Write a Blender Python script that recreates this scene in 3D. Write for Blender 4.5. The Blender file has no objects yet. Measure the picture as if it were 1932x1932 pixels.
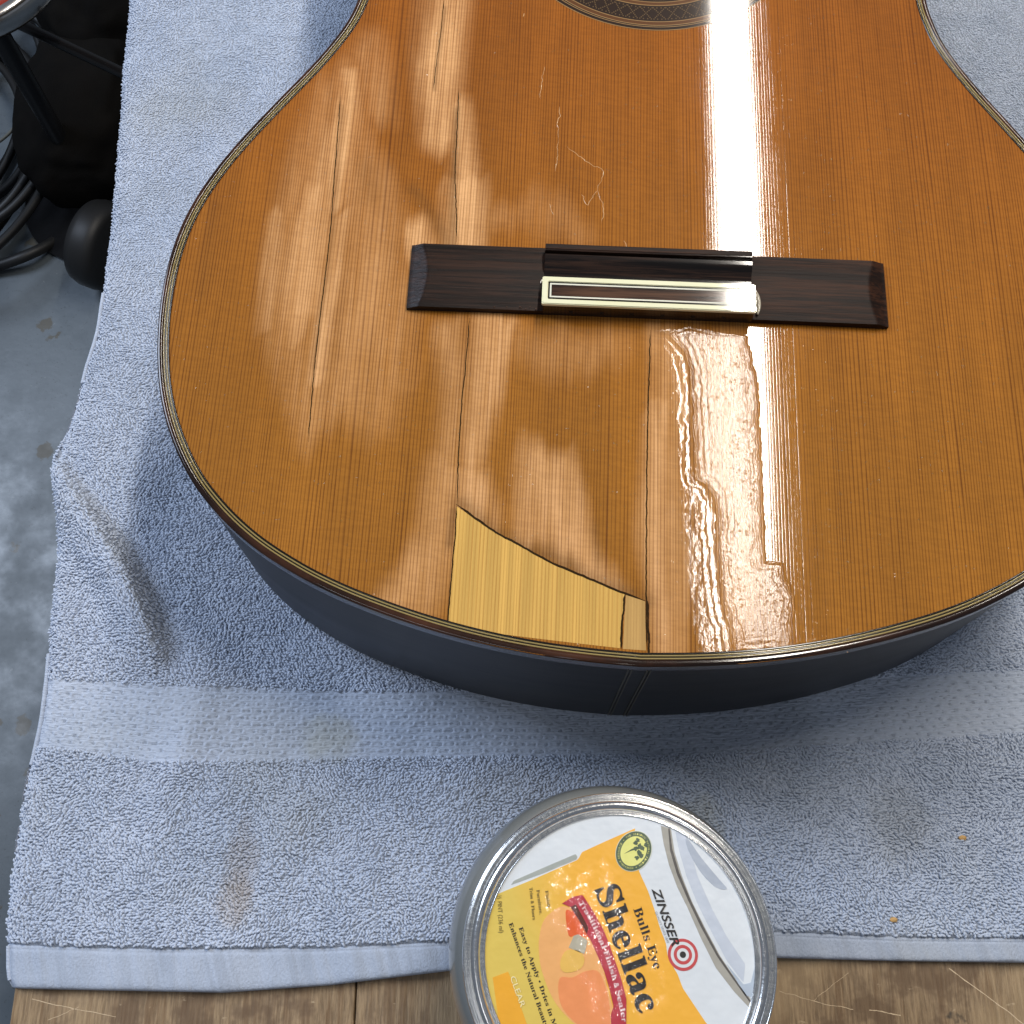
import bpy, bmesh, math, random
import numpy as np
from mathutils import Vector, noise as mn
R = math.radians
rng = np.random.default_rng(7)
random.seed(7)
sc = bpy.context.scene
col = sc.collection

# ------------------------------------------------------------ camera
cam = bpy.data.cameras.new('camera')
cam.sensor_width = 36; cam.lens = 36*2095/1932
cam.clip_start = 0.01; cam.clip_end = 50
camo = bpy.data.objects.new('camera', cam); col.objects.link(camo)
camo.location = (0, 0, 0.479); camo.rotation_euler = (R(20.5), 0, 0)
sc.camera = camo

# ------------------------------------------------------------ world and lamps
w = bpy.data.worlds.new('World'); sc.world = w; w.use_nodes = True
bg = w.node_tree.nodes['Background']
bg.inputs[0].default_value = (0.55, 0.62, 0.75, 1); bg.inputs[1].default_value = 0.22
def area(name, loc, target, sx, sy, power, color, spread=180):
    l = bpy.data.lights.new(name, 'AREA'); l.shape = 'RECTANGLE'; l.size = sx; l.size_y = sy
    l.energy = power; l.color = color; l.spread = R(spread)
    o = bpy.data.objects.new(name, l); col.objects.link(o); o.location = loc
    d = Vector(target)-Vector(loc)
    o.rotation_euler = d.to_track_quat('-Z', 'Y').to_euler()
    return o
# fluorescent fixture overhead, running along the guitar
tube = area('ceiling_tube_lamp', (0.436, 1.10, 1.50), (0.40, 1.10, 0), 0.082, 1.55, 30, (1.0, 0.93, 0.84))
tube.rotation_euler = (0, R(-4), R(-3.5))      # long side along the bench
# daylight from the workshop window on the left
area('window_lamp', (-1.7, 1.1, 1.5), (0.0, 0.3, 0.0), 0.8, 1.2, 45, (0.70, 0.81, 1.0))
# tube lamp added behind the camera to put highlights on the jar ring
rear = area('ring_highlight_lamp', (-0.55, -0.75, 1.55), (-0.55, -0.75, 0), 0.09, 1.2, 3.5, (0.95, 0.96, 1.0)); rear.rotation_euler = (R(8), R(6), R(20))
sc.view_settings.view_transform = 'Standard'; sc.view_settings.look = 'None'
sc.view_settings.exposure = 0.0; sc.view_settings.gamma = 1
sc.cycles.max_bounces = 8; sc.cycles.sample_clamp_indirect = 4.0

# ------------------------------------------------------------ helpers
class NT:
    def __init__(s, name):
        s.m = bpy.data.materials.new(name); s.m.use_nodes = True
        s.t = s.m.node_tree; s.p = s.t.nodes['Principled BSDF']; s.out = s.t.nodes['Material Output']
    def n(s, typ, **kw):
        nd = s.t.nodes.new(typ)
        for k, v in kw.items(): setattr(nd, k, v)
        return nd
    def put(s, sock, v):
        if isinstance(v, bpy.types.NodeSocket): s.t.links.new(v, sock)
        elif isinstance(v, (tuple, list)):
            v = tuple(v)
            if sock.type == 'RGBA' and len(v) == 3: v = v+(1,)
            sock.default_value = v
        else: sock.default_value = v
    def m_(s, op, a, b=0.0, c=0.0, clamp=False):
        nd = s.n('ShaderNodeMath', operation=op); nd.use_clamp = clamp
        s.put(nd.inputs[0], a); s.put(nd.inputs[1], b); s.put(nd.inputs[2], c)
        return nd.outputs[0]
    def sm(s, x, lo, hi, a=0.0, b=1.0):
        nd = s.n('ShaderNodeMapRange', interpolation_type='SMOOTHSTEP')
        s.put(nd.inputs[0], x); s.put(nd.inputs[1], lo); s.put(nd.inputs[2], hi); s.put(nd.inputs[3], a); s.put(nd.inputs[4], b)
        return nd.outputs[0]
    def vec(s, x, y, z=0.0):
        nd = s.n('ShaderNodeCombineXYZ'); s.put(nd.inputs[0], x); s.put(nd.inputs[1], y); s.put(nd.inputs[2], z)
        return nd.outputs[0]
    def xyz(s, kind='Object'):
        if kind == 'world': v = s.n('ShaderNodeNewGeometry').outputs['Position']
        else: v = s.n('ShaderNodeTexCoord').outputs[kind]
        sx = s.n('ShaderNodeSeparateXYZ'); s.put(sx.inputs[0], v)
        return v, sx.outputs[0], sx.outputs[1], sx.outputs[2]
    def noise(s, v, scale=1.0, detail=2.0, rough=0.5, dist=0.0):
        nd = s.n('ShaderNodeTexNoise'); s.put(nd.inputs['Vector'], v); s.put(nd.inputs['Scale'], scale)
        s.put(nd.inputs['Detail'], detail); s.put(nd.inputs['Roughness'], rough); s.put(nd.inputs['Distortion'], dist)
        return nd.outputs[0]
    def white(s, v):
        nd = s.n('ShaderNodeTexWhiteNoise', noise_dimensions='3D'); s.put(nd.inputs['Vector'], v); return nd.outputs[0]
    def vor(s, v, scale, feature='F1'):
        nd = s.n('ShaderNodeTexVoronoi', feature=feature); s.put(nd.inputs['Vector'], v); s.put(nd.inputs['Scale'], scale)
        return nd.outputs[0]
    def mix(s, f, a, b, blend='MIX'):
        nd = s.n('ShaderNodeMix', data_type='RGBA', blend_type=blend)
        s.put(nd.inputs[0], f); s.put(nd.inputs[6], a); s.put(nd.inputs[7], b)
        return nd.outputs[2]
    def attr(s, name):
        return s.n('ShaderNodeAttribute', attribute_name=name).outputs['Fac']
    def bump(s, h, dist, strength=1.0, prev=None):
        nd = s.n('ShaderNodeBump'); s.put(nd.inputs['Height'], h); s.put(nd.inputs['Distance'], dist); s.put(nd.inputs['Strength'], strength)
        if prev is not None: s.put(nd.inputs['Normal'], prev)
        return nd.outputs[0]
    def set(s, **kw):
        al = dict(col='Base Color', rough='Roughness', metal='Metallic', normal='Normal', spec='Specular IOR Level', coat='Coat Weight',
                  coatr='Coat Roughness', coatn='Coat Normal', trans='Transmission Weight', ior='IOR', alpha='Alpha', sheen='Sheen Weight',
                  sheenr='Sheen Roughness', sss='Subsurface Weight', aniso='Anisotropic')
        for k, v in kw.items(): s.put(s.p.inputs[al[k]], v)
        return s.m
def flat(name, c, rough=0.5, **kw):
    n = NT(name); kw.setdefault('spec', .03 if kw.get('coat', 0) else .4); n.set(col=c, rough=rough, **kw)
    v, x, y, z = n.xyz('Object')
    n.set(col=n.mix(n.noise(v, 900, 3, .6), tuple(k*.86 for k in c), tuple(min(1, k*1.12) for k in c)))
    return n.m

def tag(o, label=None, cat=None, group=None, kind=None):
    if label: o['label'] = label
    if cat: o['category'] = cat
    if group: o['group'] = group
    if kind: o['kind'] = kind
    return o
def link(name, me, mat=None, parent=None, smooth=True, loc=None):
    o = bpy.data.objects.new(name, me); col.objects.link(o)
    if mat: me.materials.append(mat)
    if parent: o.parent = parent
    if loc: o.location = loc
    if smooth and len(me.polygons): me.polygons.foreach_set('use_smooth', [True]*len(me.polygons))
    return o
def empty(name, loc=(0, 0, 0), rz=0, parent=None):
    o = bpy.data.objects.new(name, None); col.objects.link(o); o.location = loc; o.rotation_euler = (0, 0, rz)
    o.empty_display_size = 0.02
    if parent: o.parent = parent
    return o
def mesh_np(name, verts, faces):
    """fast quads/tris mesh from arrays (all faces the same size)"""
    me = bpy.data.meshes.new(name)
    verts = np.asarray(verts, dtype=np.float32); faces = np.asarray(faces, dtype=np.int32)
    k = faces.shape[1]
    me.vertices.add(len(verts)); me.vertices.foreach_set('co', verts.ravel())
    me.loops.add(faces.size); me.loops.foreach_set('vertex_index', faces.ravel())
    me.polygons.add(len(faces)); me.polygons.foreach_set('loop_start', np.arange(0, faces.size, k, dtype=np.int32))
    me.update(calc_edges=True); me.validate()
    return me
def grid_faces(nr, nc, mask=None):
    i = np.arange(nr-1)[:, None]*nc+np.arange(nc-1)[None, :]
    f = np.stack([i, i+1, i+nc+1, i+nc], -1).reshape(-1, 4)
    if mask is not None: f = f[mask.ravel()]
    return f
def grid_mesh(name, X, Y, Z, mask=None):
    nr, nc = X.shape
    return mesh_np(name, np.stack([X, Y, Z], -1).reshape(-1, 3), grid_faces(nr, nc, mask))
def mesh_py(name, v, f):
    me = bpy.data.meshes.new(name); me.from_pydata([tuple(map(float, p)) for p in v], [], f); me.update(); return me
def add_attr(me, name, arr):
    a = me.attributes.new(name, 'FLOAT', 'POINT'); a.data.foreach_set('value', np.asarray(arr, dtype=np.float32).ravel())
def catmull(pts, n=8, closed=False):
    P = [np.array(p, float) for p in pts]; out = []; m = len(P)
    rngi = range(m) if closed else range(m-1)
    for i in rngi:
        if closed: a, b, c, d = P[i-1], P[i], P[(i+1) % m], P[(i+2) % m]
        else: a, b, c, d = P[max(i-1, 0)], P[i], P[i+1], P[min(i+2, m-1)]
        for k in range(n):
            t = k/n
            out.append(0.5*((2*b)+(c-a)*t+(2*a-5*b+4*c-d)*t*t+(3*b-3*c+d-a)*t**3))
    if not closed: out.append(P[-1])
    return np.array(out)
def resample(P, n, closed=False):
    P = np.asarray(P, float)
    Q = np.vstack([P, P[:1]]) if closed else P
    d = np.r_[0, np.cumsum(np.linalg.norm(np.diff(Q, axis=0), axis=1))]
    t = np.linspace(0, d[-1], n+1)[:-1] if closed else np.linspace(0, d[-1], n)
    return np.stack([np.interp(t, d, Q[:, k]) for k in range(Q.shape[1])], 1)
def tube_mesh(name, P, r, k=10, closed=False):
    P = np.asarray(P, float); n = len(P)
    T = np.gradient(P, axis=0)
    if closed: T = np.roll(P, -1, 0)-np.roll(P, 1, 0)
    T /= np.linalg.norm(T, axis=1)[:, None]
    up = np.array([0, 0, 1.0]); A = np.cross(T, up); ln = np.linalg.norm(A, axis=1)
    A[ln < 1e-4] = (1, 0, 0); A /= np.linalg.norm(A, axis=1)[:, None]; B = np.cross(A, T)
    rr = np.broadcast_to(np.asarray(r, float), (n,))
    a = np.linspace(0, 2*np.pi, k, endpoint=False)
    V = (P[:, None]+rr[:, None, None]*(np.cos(a)[None, :, None]*A[:, None]+np.sin(a)[None, :, None]*B[:, None])).reshape(-1, 3)
    F = []
    for i in range(n if closed else n-1):
        j = (i+1) % n
        for q in range(k): F.append((i*k+q, i*k+(q+1) % k, j*k+(q+1) % k, j*k+q))
    if not closed:
        F.append(tuple(range(k))[::-1]); F.append(tuple((n-1)*k+q for q in range(k)))
    return mesh_py(name, V, F)
def lathe(name, prof, n=128):
    V = []; F = []; m = len(prof)
    for i in range(n):
        a = 2*math.pi*i/n
        for r, z in prof: V.append((r*math.cos(a), r*math.sin(a), z))
    for i in range(n):
        j = (i+1) % n
        for k in range(m-1): F.append((i*m+k, j*m+k, j*m+k+1, i*m+k+1))
    return mesh_py(name, V, F)
def prism(name, poly, z0, z1):
    """extruded polygon, poly in metres (concave ok)"""
    bm = bmesh.new()
    top = [bm.verts.new((p[0], p[1], z1)) for p in poly]
    bot = [bm.verts.new((p[0], p[1], z0)) for p in poly]
    n = len(poly)
    for i in range(n): bm.faces.new((bot[i], bot[(i+1) % n], top[(i+1) % n], top[i]))
    es = [bm.edges.get((top[i], top[(i+1) % n])) for i in range(n)]
    bmesh.ops.triangle_fill(bm, edges=es, use_beauty=True)
    bmesh.ops.recalc_face_normals(bm, faces=bm.faces)
    me = bpy.data.meshes.new(name); bm.to_mesh(me); bm.free(); return me
def box(name, x0, x1, y0, y1, z0, z1, bev=0.0, seg=2):
    bm = bmesh.new(); bmesh.ops.create_cube(bm, size=1)
    for v in bm.verts: v.co = ((x0+x1)/2+v.co.x*(x1-x0), (y0+y1)/2+v.co.y*(y1-y0), (z0+z1)/2+v.co.z*(z1-z0))
    if bev: bmesh.ops.bevel(bm, geom=bm.edges[:], offset=bev, segments=seg, affect='EDGES', profile=0.6)
    me = bpy.data.meshes.new(name); bm.to_mesh(me); bm.free(); return me
def vnoise(x, y, s=0.0, oct=3):
    """smooth 2-D value noise in numpy, about -1..1"""
    out = 0; amp = 1; tot = 0
    for o in range(oct):
        X = x*2**o+s*17.3+o*31.7; Y = y*2**o+s*9.1+o*11.3
        xi = np.floor(X).astype(np.int64); yi = np.floor(Y).astype(np.int64); fx = X-xi; fy = Y-yi
        fx = fx*fx*(3-2*fx); fy = fy*fy*(3-2*fy)
        def h(a, b):
            q = (a*374761393+b*668265263+(o+1)*1274126177) & 0xffffffff
            q = ((q ^ (q >> 13))*1274126177) & 0xffffffff
            return ((q ^ (q >> 16)) & 0xffff)/32767.5-1
        v = (h(xi, yi)*(1-fx)+h(xi+1, yi)*fx)*(1-fy)+(h(xi, yi+1)*(1-fx)+h(xi+1, yi+1)*fx)*fy
        out = out+amp*v; tot += amp; amp *= .5
    return out/tot
def segdist(px, py, ax, ay, bx, by):
    dx, dy = bx-ax, by-ay; L = dx*dx+dy*dy+1e-12
    t = np.clip(((px-ax)*dx+(py-ay)*dy)/L, 0, 1)
    return np.hypot(px-ax-t*dx, py-ay-t*dy)
def polydist(px, py, poly, closed=False):
    d = np.full(px.shape, 1e9); n = len(poly)
    for i in range(n if closed else n-1):
        a, b = poly[i], poly[(i+1) % n]; d = np.minimum(d, segdist(px, py, a[0], a[1], b[0], b[1]))
    return d
def inside(px, py, poly):
    r = np.zeros(px.shape, bool); n = len(poly)
    for i in range(n):
        x0, y0 = poly[i]; x1, y1 = poly[(i+1) % n]
        c = ((y0 > py) != (y1 > py)) & (px < (x1-x0)*(py-y0)/((y1-y0) if y1 != y0 else 1e-9)+x0)
        r ^= c
    return r
def sstep(x, a, b):
    t = np.clip((x-a)/(b-a), 0, 1); return t*t*(3-2*t)

# ------------------------------------------------------------ setting: floor and bench
FZ = -0.86
n = NT('painted_concrete')
v, x, y, z = n.xyz('world')
a = n.noise(v, 3.0, 4, .6); b = n.noise(v, 14, 4, .65)
c = n.mix(n.sm(a, .25, .75), (0.070, 0.086, 0.098), (0.115, 0.138, 0.158))
c = n.mix(n.sm(b, .66, .72, 0, .6), c, (0.05, 0.06, 0.065))
sp = n.vor(v, 17); sp2 = n.noise(v, 60, 4, .65)
spot = n.sm(n.m_('ADD', sp, n.m_('MULTIPLY', n.m_('SUBTRACT', sp2, .5), .6)), .16, .22, .9, 0)
spot = n.m_('MULTIPLY', spot, n.sm(n.noise(v, 7, 1), .30, .36))
c = n.mix(spot, c, (0.075, 0.066, 0.045))
gr = n.noise(v, 260, 4, .7)
c = n.mix(n.sm(gr, .60, .70, 0, .6), c, (0.045, 0.05, 0.05)); c = n.mix(n.sm(n.noise(v, 120, 4, .7), .66, .72, 0, .5), c, (0.20, 0.22, 0.23))
n.set(col=c, rough=n.sm(b, .3, .7, .28, .5), normal=n.bump(b, .002, .3))
me = grid_mesh('floor', *np.meshgrid(np.linspace(-3, 3, 60), np.linspace(-2, 4, 60)), np.zeros((60, 60)))
o = link('floor', me, n.m, loc=(0, 0, FZ)); tag(o, kind='structure')

n = NT('bench_wood')
v, x, y, z = n.xyz('world')
fib = n.noise(n.vec(n.m_('MULTIPLY', x, 900), n.m_('MULTIPLY', y, 80), z), 1, 5, .65)
fib2 = n.noise(n.vec(n.m_('MULTIPLY', x, 260), n.m_('MULTIPLY', y, 14), 3.0), 1, 3, .6)
blot = n.noise(v, 38, 4, .6); big = n.noise(v, 14, 3, .5)
c = n.mix(n.sm(fib, .3, .7), (0.17, 0.112, 0.060), (0.36, 0.25, 0.14))
c = n.mix(n.sm(fib2, .52, .62, 0, .55), c, (0.16, 0.09, 0.04))
c = n.mix(n.sm(blot, .50, .60, 0, .7), c, (0.12, 0.07, 0.035))
c = n.mix(n.sm(big, .5, .7, 0, .4), c, (0.50, 0.36, 0.20))
pale = n.sm(n.noise(n.vec(n.m_('MULTIPLY', x, 60), n.m_('MULTIPLY', y, 160), 9.0), 1, 4, .7), .64, .7, 0, .6)
c = n.mix(pale, c, (0.56, 0.43, 0.27))
tar = n.sm(n.m_('ADD', n.vor(v, 13), n.m_('MULTIPLY', n.noise(v, 140, 3), .35)), .24, .29, 1, 0)
c = n.mix(n.m_('MULTIPLY', tar, .85), c, (0.035, 0.028, 0.022))
n.set(col=c, rough=n.sm(blot, .4, .7, .38, .7), normal=n.bump(n.m_('ADD', fib, fib2), .0006, .8))
BENCH = n.m
scr_m = flat('scratched_wood', (0.62, 0.47, 0.30), .6)
bench = empty('workbench', (0.15, 0.2, FZ)); tag(bench, 'worn brown wooden workbench carrying the blue towel', 'workbench')
def wchild(name, me, mat, parent, smooth=False):      # mesh in world coordinates under a parent empty
    o = link(name, me, mat, parent, smooth); o.matrix_parent_inverse.identity()
    o.location = -Vector(parent.location); return o
bl = -0.1975
edges = [bl, -0.062, 0.088, 0.262, 0.42]
for i in range(4):
    me = box('plank', edges[i]+(0 if i == 0 else .0002), edges[i+1]-.0002, -0.35, 1.15, -0.045, 0.0-0.0003*(i % 2), .0012)
    wchild('plank', me, BENCH, bench)
for (lx, ly) in ((-0.12, -0.25), (0.36, -0.25), (-0.12, 1.05), (0.36, 1.05)):
    wchild('leg', box('leg', lx-.04, lx+.04, ly-.04, ly+.04, FZ, -0.045, .004), BENCH, bench)
# pale knife scratches across the plank
for pts, wd in ((([(174.4,-15.2),(201.1,-35.6)]), .0006), (([(105.9,-23.8),(124.4,-28.6),(134.6,-30.5)]), .0004),
                (([(-190,-26.7),(-170.6,-30.5),(-155.7,-33)]), .0004), (([(-182.6,-34.3),(-170.7,-29.5)]), .0003), (([(140.9,-30.5),(153.2,-32.4)]), .0007),
                (([(119.3,-27.2),(134,-17)]), .0003)):
    P = resample(np.array(pts)/1000, 24)
    P += np.stack([vnoise(P[:, 0]*300, P[:, 1]*300, 3), vnoise(P[:, 0]*300, P[:, 1]*300, 5)], 1)*.0004
    T = np.gradient(P, axis=0); T /= np.linalg.norm(T, axis=1)[:, None]; N = np.stack([-T[:, 1], T[:, 0]], 1)
    wv = wd*(.55+.45*vnoise(P[:, 0]*900, P[:, 1]*900, 8))[:, None]*.5
    V = np.vstack([np.c_[P-N*wv, np.full(24, .0001)], np.c_[P+N*wv, np.full(24, .0001)]])
    wchild('scratch', mesh_py('scratch', V, [(i, i+1, 25+i, 24+i) for i in range(23)]), scr_m, bench)

# ------------------------------------------------------------ guitar outline (guitar frame: x across, y from tail to neck, metres)
HTOP = 0.104; ZBK = 0.0065
GA = R(-2.6); GO = (0.0442, 0.0837)
half = [(0, 0.0), (18, 0.9), (36, 2.6), (54, 5.4), (72, 9.4), (90, 14.6), (108, 21), (124, 28.5), (140, 38.2), (154, 50), (166, 64), (176, 82), (182.5, 101),
        (186.3, 123), (187.3, 145), (185.6, 164.4), (181.4, 181.5), (174.6, 198), (166.0, 214), (153.8, 233.5), (139.6, 255.6), (129.6, 274.5), (125.0, 289),
        (123.0, 303), (124.5, 320), (130, 342), (137, 365), (142, 390), (142, 415), (135, 440), (120, 462), (95, 478), (62, 486), (30, 488.5), (0, 489)]
hs = catmull(half, 12)/1000
full = np.vstack([hs, (hs*[-1, 1])[::-1][1:-1]])
OUT = resample(full, 900, True)                     # counter-clockwise outline
def offset(P, d):
    T = np.roll(P, -1, 0)-np.roll(P, 1, 0); T /= np.linalg.norm(T, axis=1)[:, None]
    return P+np.stack([-T[:, 1], T[:, 0]], 1)*d
SHC = (0.0035, 0.343); SHR = 0.0445
def dome(x, y):
    hw = np.maximum(np.interp(y, hs[:, 1], hs[:, 0]), .002)
    gy = np.where(y < .15, 1-((y-.15)/.15)**2, 1-((y-.15)/.36)**2)
    return 0.0024*np.clip(1-(x/hw)**2, 0, 1)*np.clip(gy, 0, 1)
def topz(x, y): return HTOP+dome(x, y)-0.0004

guitar = empty('classical_guitar', (GO[0], GO[1], 0), GA)
tag(guitar, 'classical guitar with honey brown cedar top under repair on the towel', 'guitar')

# ---- materials
def rosewood(name, base=(0.050, 0.022, 0.012), dark=(0.010, 0.005, 0.004), rough=.25, coat=.0, axis='x', noi=1.0):
    n = NT(name); v, x, y, z = n.xyz('Object')
    if axis == 'x': q = n.vec(n.m_('MULTIPLY', x, 28), n.m_('MULTIPLY', y, 650), n.m_('MULTIPLY', z, 650)); q2 = n.vec(n.m_('MULTIPLY', x, 9), n.m_('MULTIPLY', y, 210), 2.0)
    else: q = n.vec(n.m_('MULTIPLY', x, 30), n.m_('MULTIPLY', y, 30), n.m_('MULTIPLY', z, 400)); q2 = n.vec(n.m_('MULTIPLY', x, 10), n.m_('MULTIPLY', y, 10), n.m_('MULTIPLY', z, 120))
    f = n.noise(q, 1, 5, .65, .3); f2 = n.noise(q2, 1, 3, .6, .4)
    c = n.mix(n.sm(f, .36, .66), dark, base); c = n.mix(n.sm(f2, .5, .64, 0, .85), c, tuple(k*.6 for k in dark))
    n.set(col=c, rough=rough, spec=(.03 if coat >= .5 else .15), coat=coat, coatr=.08, normal=n.bump(f, .0004*noi, .5))
    return n.m
ROSE = rosewood('bridge_rosewood', (0.040, 0.0145, 0.0065), (0.009, 0.004, 0.0025), rough=.5)
ROSEG = rosewood('wet_rosewood', (0.040, 0.020, 0.012), (0.006, 0.004, 0.003), rough=.25, coat=1, noi=.25)
SIDE = rosewood('side_rosewood', (0.024, 0.021, 0.019), (0.013, 0.011, 0.010), rough=.38, coat=.0, axis='z', noi=.02)
BIND = rosewood('binding_rosewood', (0.060, 0.022, 0.010), (0.014, 0.006, 0.003), rough=.3, coat=1, axis='z', noi=.05)
BLACK = flat('black_veneer', (0.012, 0.009, 0.006), .25, coat=.8, coatr=.08)
GOLD = flat('pale_veneer', (0.29, 0.215, 0.08), .3, coat=.8, coatr=.08)

# cedar soundboard material
def cedar(name, lightc, darkc, stripc, spacing=1.2, attrs=True, linew=1.0, coat=1.0):
    n = NT(name); v, x, y, z = n.xyz('Object')
    u = n.m_('MULTIPLY', x, 1000); w_ = n.m_('MULTIPLY', y, 1000)
    warp = n.noise(n.vec(n.m_('MULTIPLY', u, .045), n.m_('MULTIPLY', w_, .0012), 1.7), 1, 1, .5)
    wob = n.noise(n.vec(n.m_('MULTIPLY', u, .6), n.m_('MULTIPLY', w_, .004), 5.5), 1, 0, .5)
    ph = n.m_('ADD', n.m_('DIVIDE', u, spacing), n.m_('MULTIPLY', warp, 7.0))
    ph = n.m_('ADD', ph, n.m_('MULTIPLY', wob, .55))
    fr = n.m_('FRACT', ph); cell = n.m_('FLOOR', ph)
    ln = n.m_('MULTIPLY', n.sm(fr, .45, .82), n.sm(fr, .88, 1.0, 1, 0))
    per = n.white(n.vec(cell, 0.0, 0.0)); al = n.noise(n.vec(cell, n.m_('MULTIPLY', w_, .03), 0.0), 1, 2)
    ln = n.m_('MULTIPLY', ln, n.m_('MULTIPLY', n.sm(per, 0, 1, .62, 1.0), n.sm(al, .3, .7, .7, 1.1)))
    ln = n.m_('MULTIPLY', ln, linew)
    broad = n.noise(n.vec(n.m_('MULTIPLY', u, .05 if attrs else .28), n.m_('MULTIPLY', w_, .006), 8.0), 1, 3, .6)
    silk = n.noise(n.vec(n.m_('MULTIPLY', u, .13), n.m_('ADD', n.m_('MULTIPLY', w_, .62), n.m_('MULTIPLY', u, .05)), 3.0), 1, 2, .6, .8)
    fine = n.noise(n.vec(n.m_('MULTIPLY', u, 4), n.m_('MULTIPLY', w_, .5), 3.0), 1, 3, .7)
    base = n.mix(n.sm(broad, .3, .7), tuple(k*(.86 if attrs else .82) for k in lightc), tuple(k*(1.1 if attrs else 1.13) for k in lightc))
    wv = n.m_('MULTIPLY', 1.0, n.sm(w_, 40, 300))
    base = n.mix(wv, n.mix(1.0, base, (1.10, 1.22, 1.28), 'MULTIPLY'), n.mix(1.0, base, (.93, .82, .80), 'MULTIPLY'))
    rgh = .22
    if attrs:
        st = n.attr('strip'); dk = n.attr('stain'); wet = n.attr('wet'); wd = n.attr('wetd')
        nz = n.noise(n.vec(n.m_('MULTIPLY', u, .12), n.m_('MULTIPLY', w_, .025), 2.0), 1, 2, .5, .3)
        s2 = n.m_('MULTIPLY', st, n.sm(nz, .25, .75, .75, 1.15))
        stk = n.noise(n.vec(n.m_('MULTIPLY', u, .55), n.m_('MULTIPLY', w_, .012), 12.0), 1, 2, .6)
        s2 = n.m_('MULTIPLY', s2, n.sm(stk, .3, .7, .72, 1.15))
        s2 = n.m_('ADD', s2, n.m_('MULTIPLY', n.m_('MULTIPLY', n.m_('SUBTRACT', nz, .5), n.sm(st, .02, .3)), .15), 0, True)
        base = n.mix(n.m_('MINIMUM', n.m_('MULTIPLY', s2, 1.1), 1.0), base, stripc)
        base = n.mix(n.m_('MULTIPLY', dk, .8), base, (0.10, 0.055, 0.02))
        ln = n.m_('MULTIPLY', ln, n.sm(s2, 0, 1, 1, .85))
    c = n.mix(ln, base, n.mix(.72, base, n.mix(n.m_('MINIMUM', s2, 1.0), darkc, (0.24, 0.085, 0.022)) if attrs else darkc))
    if attrs: c = n.mix(n.sm(silk, .35, .65), n.mix(1.0, c, (.94, .93, .92), 'MULTIPLY'), n.mix(1.0, c, (1.04, 1.04, 1.03), 'MULTIPLY'))
    c = n.mix(n.sm(fine, .3, .7), n.mix(1.0, c, (.94, .93, .92), 'MULTIPLY'), c)
    h = n.m_('ADD', n.m_('MULTIPLY', ln, -.6), n.m_('MULTIPLY', fine, .5))
    nrm = n.bump(h, .0000035, 1.0)
    cn = nrm; cr = n.sm(nz if attrs else silk, .3, .7, .025, .05)
    if attrs:
        bub = n.noise(v, 1500, 2, .6); bub2 = n.noise(n.vec(n.m_('MULTIPLY', x, 420), n.m_('MULTIPLY', y, 160), 0.0), 1, 3, .6)
        rip = n.m_('SINE', n.m_('ADD', n.m_('MULTIPLY', wd, 2.6), n.m_('MULTIPLY', n.noise(v, 300, 2), 5)))
        rip = n.m_('MULTIPLY', rip, n.m_('MULTIPLY', n.sm(wd, 0, 9, 1.0, 0), wet))
        pock = n.sm(n.vor(v, 520), .12, .30, -1.6, 0)
        hw = n.m_('ADD', n.m_('ADD', n.m_('MULTIPLY', bub, .9), n.m_('MULTIPLY', bub2, 1.7)), n.m_('MULTIPLY', pock, n.sm(n.noise(v, 90, 2), .42, .6)))
        hw = n.m_('MULTIPLY', hw, wet)
        edge = n.m_('MULTIPLY', n.sm(n.m_('ABSOLUTE', n.m_('ADD', wd, -.2)), 0, .8, 1, 0), 2.2)
        hw = n.m_('ADD', n.m_('ADD', hw, n.m_('MULTIPLY', rip, .55)), edge)
        scu = n.sm(n.noise(v, 700, 2, .6), .70, .76)          # tiny dust nibs
        cn = n.bump(n.m_('ADD', hw, n.m_('MULTIPLY', scu, 1.2)), .00005, 1.0, nrm)
        cr = n.m_('ADD', cr, n.m_('MULTIPLY', wet, .12))
        pass
    n.set(col=c, rough=.6, spec=.03, normal=nrm, coat=coat, coatr=cr, coatn=cn)
    n.p.inputs['Coat IOR'].default_value = 1.5
    return n.m
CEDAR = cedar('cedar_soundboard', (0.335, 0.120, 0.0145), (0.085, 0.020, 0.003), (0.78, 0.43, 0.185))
SPRUCE = cedar('pale_patch_wood', (0.62, 0.335, 0.080), (0.38, 0.16, 0.030), (0.8, 0.6, 0.3), 1.25, False, .85)
SLIVER = cedar('tan_patch_wood', (0.50, 0.27, 0.085), (0.30, 0.14, 0.04), (0.8, 0.6, 0.3), 1.1, False, .4)

# ---- soundboard: rows across the outline
hsL = hs[:]                                          # half outline, from tail to neck block
yy = hsL[:, 1]; xx = hsL[:, 0]
def halfw(y): return np.interp(y, yy, xx)
rows = np.r_[0.0025+np.linspace(0, 1, 40)**1.6*0.0175, np.arange(0.0207, 0.318, 0.0008), np.linspace(0.32, 0.4865, 70)]
NC = 460
Y = np.repeat(rows[:, None], NC, 1)
X = np.linspace(-1, 1, NC)[None, :]*(np.maximum(halfw(rows)-0.0012, .002))[:, None]
rr = np.hypot(X-SHC[0], Y-SHC[1])
cr_ = rr-SHR
snap = (np.abs(cr_) < 0.0012)
X2 = np.where(snap, SHC[0]+(X-SHC[0])/rr*SHR, X); Y2 = np.where(snap, SHC[1]+(Y-SHC[1])/rr*SHR, Y)
msk = ~(((rr < SHR-.0005)[:-1, :-1]) | ((rr < SHR-.0005)[1:, 1:]) | ((rr < SHR-.0005)[:-1, 1:]) | ((rr < SHR-.0005)[1:, :-1]))
me = grid_mesh('soundboard', X2, Y2, topz(X2, Y2), msk)
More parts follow.
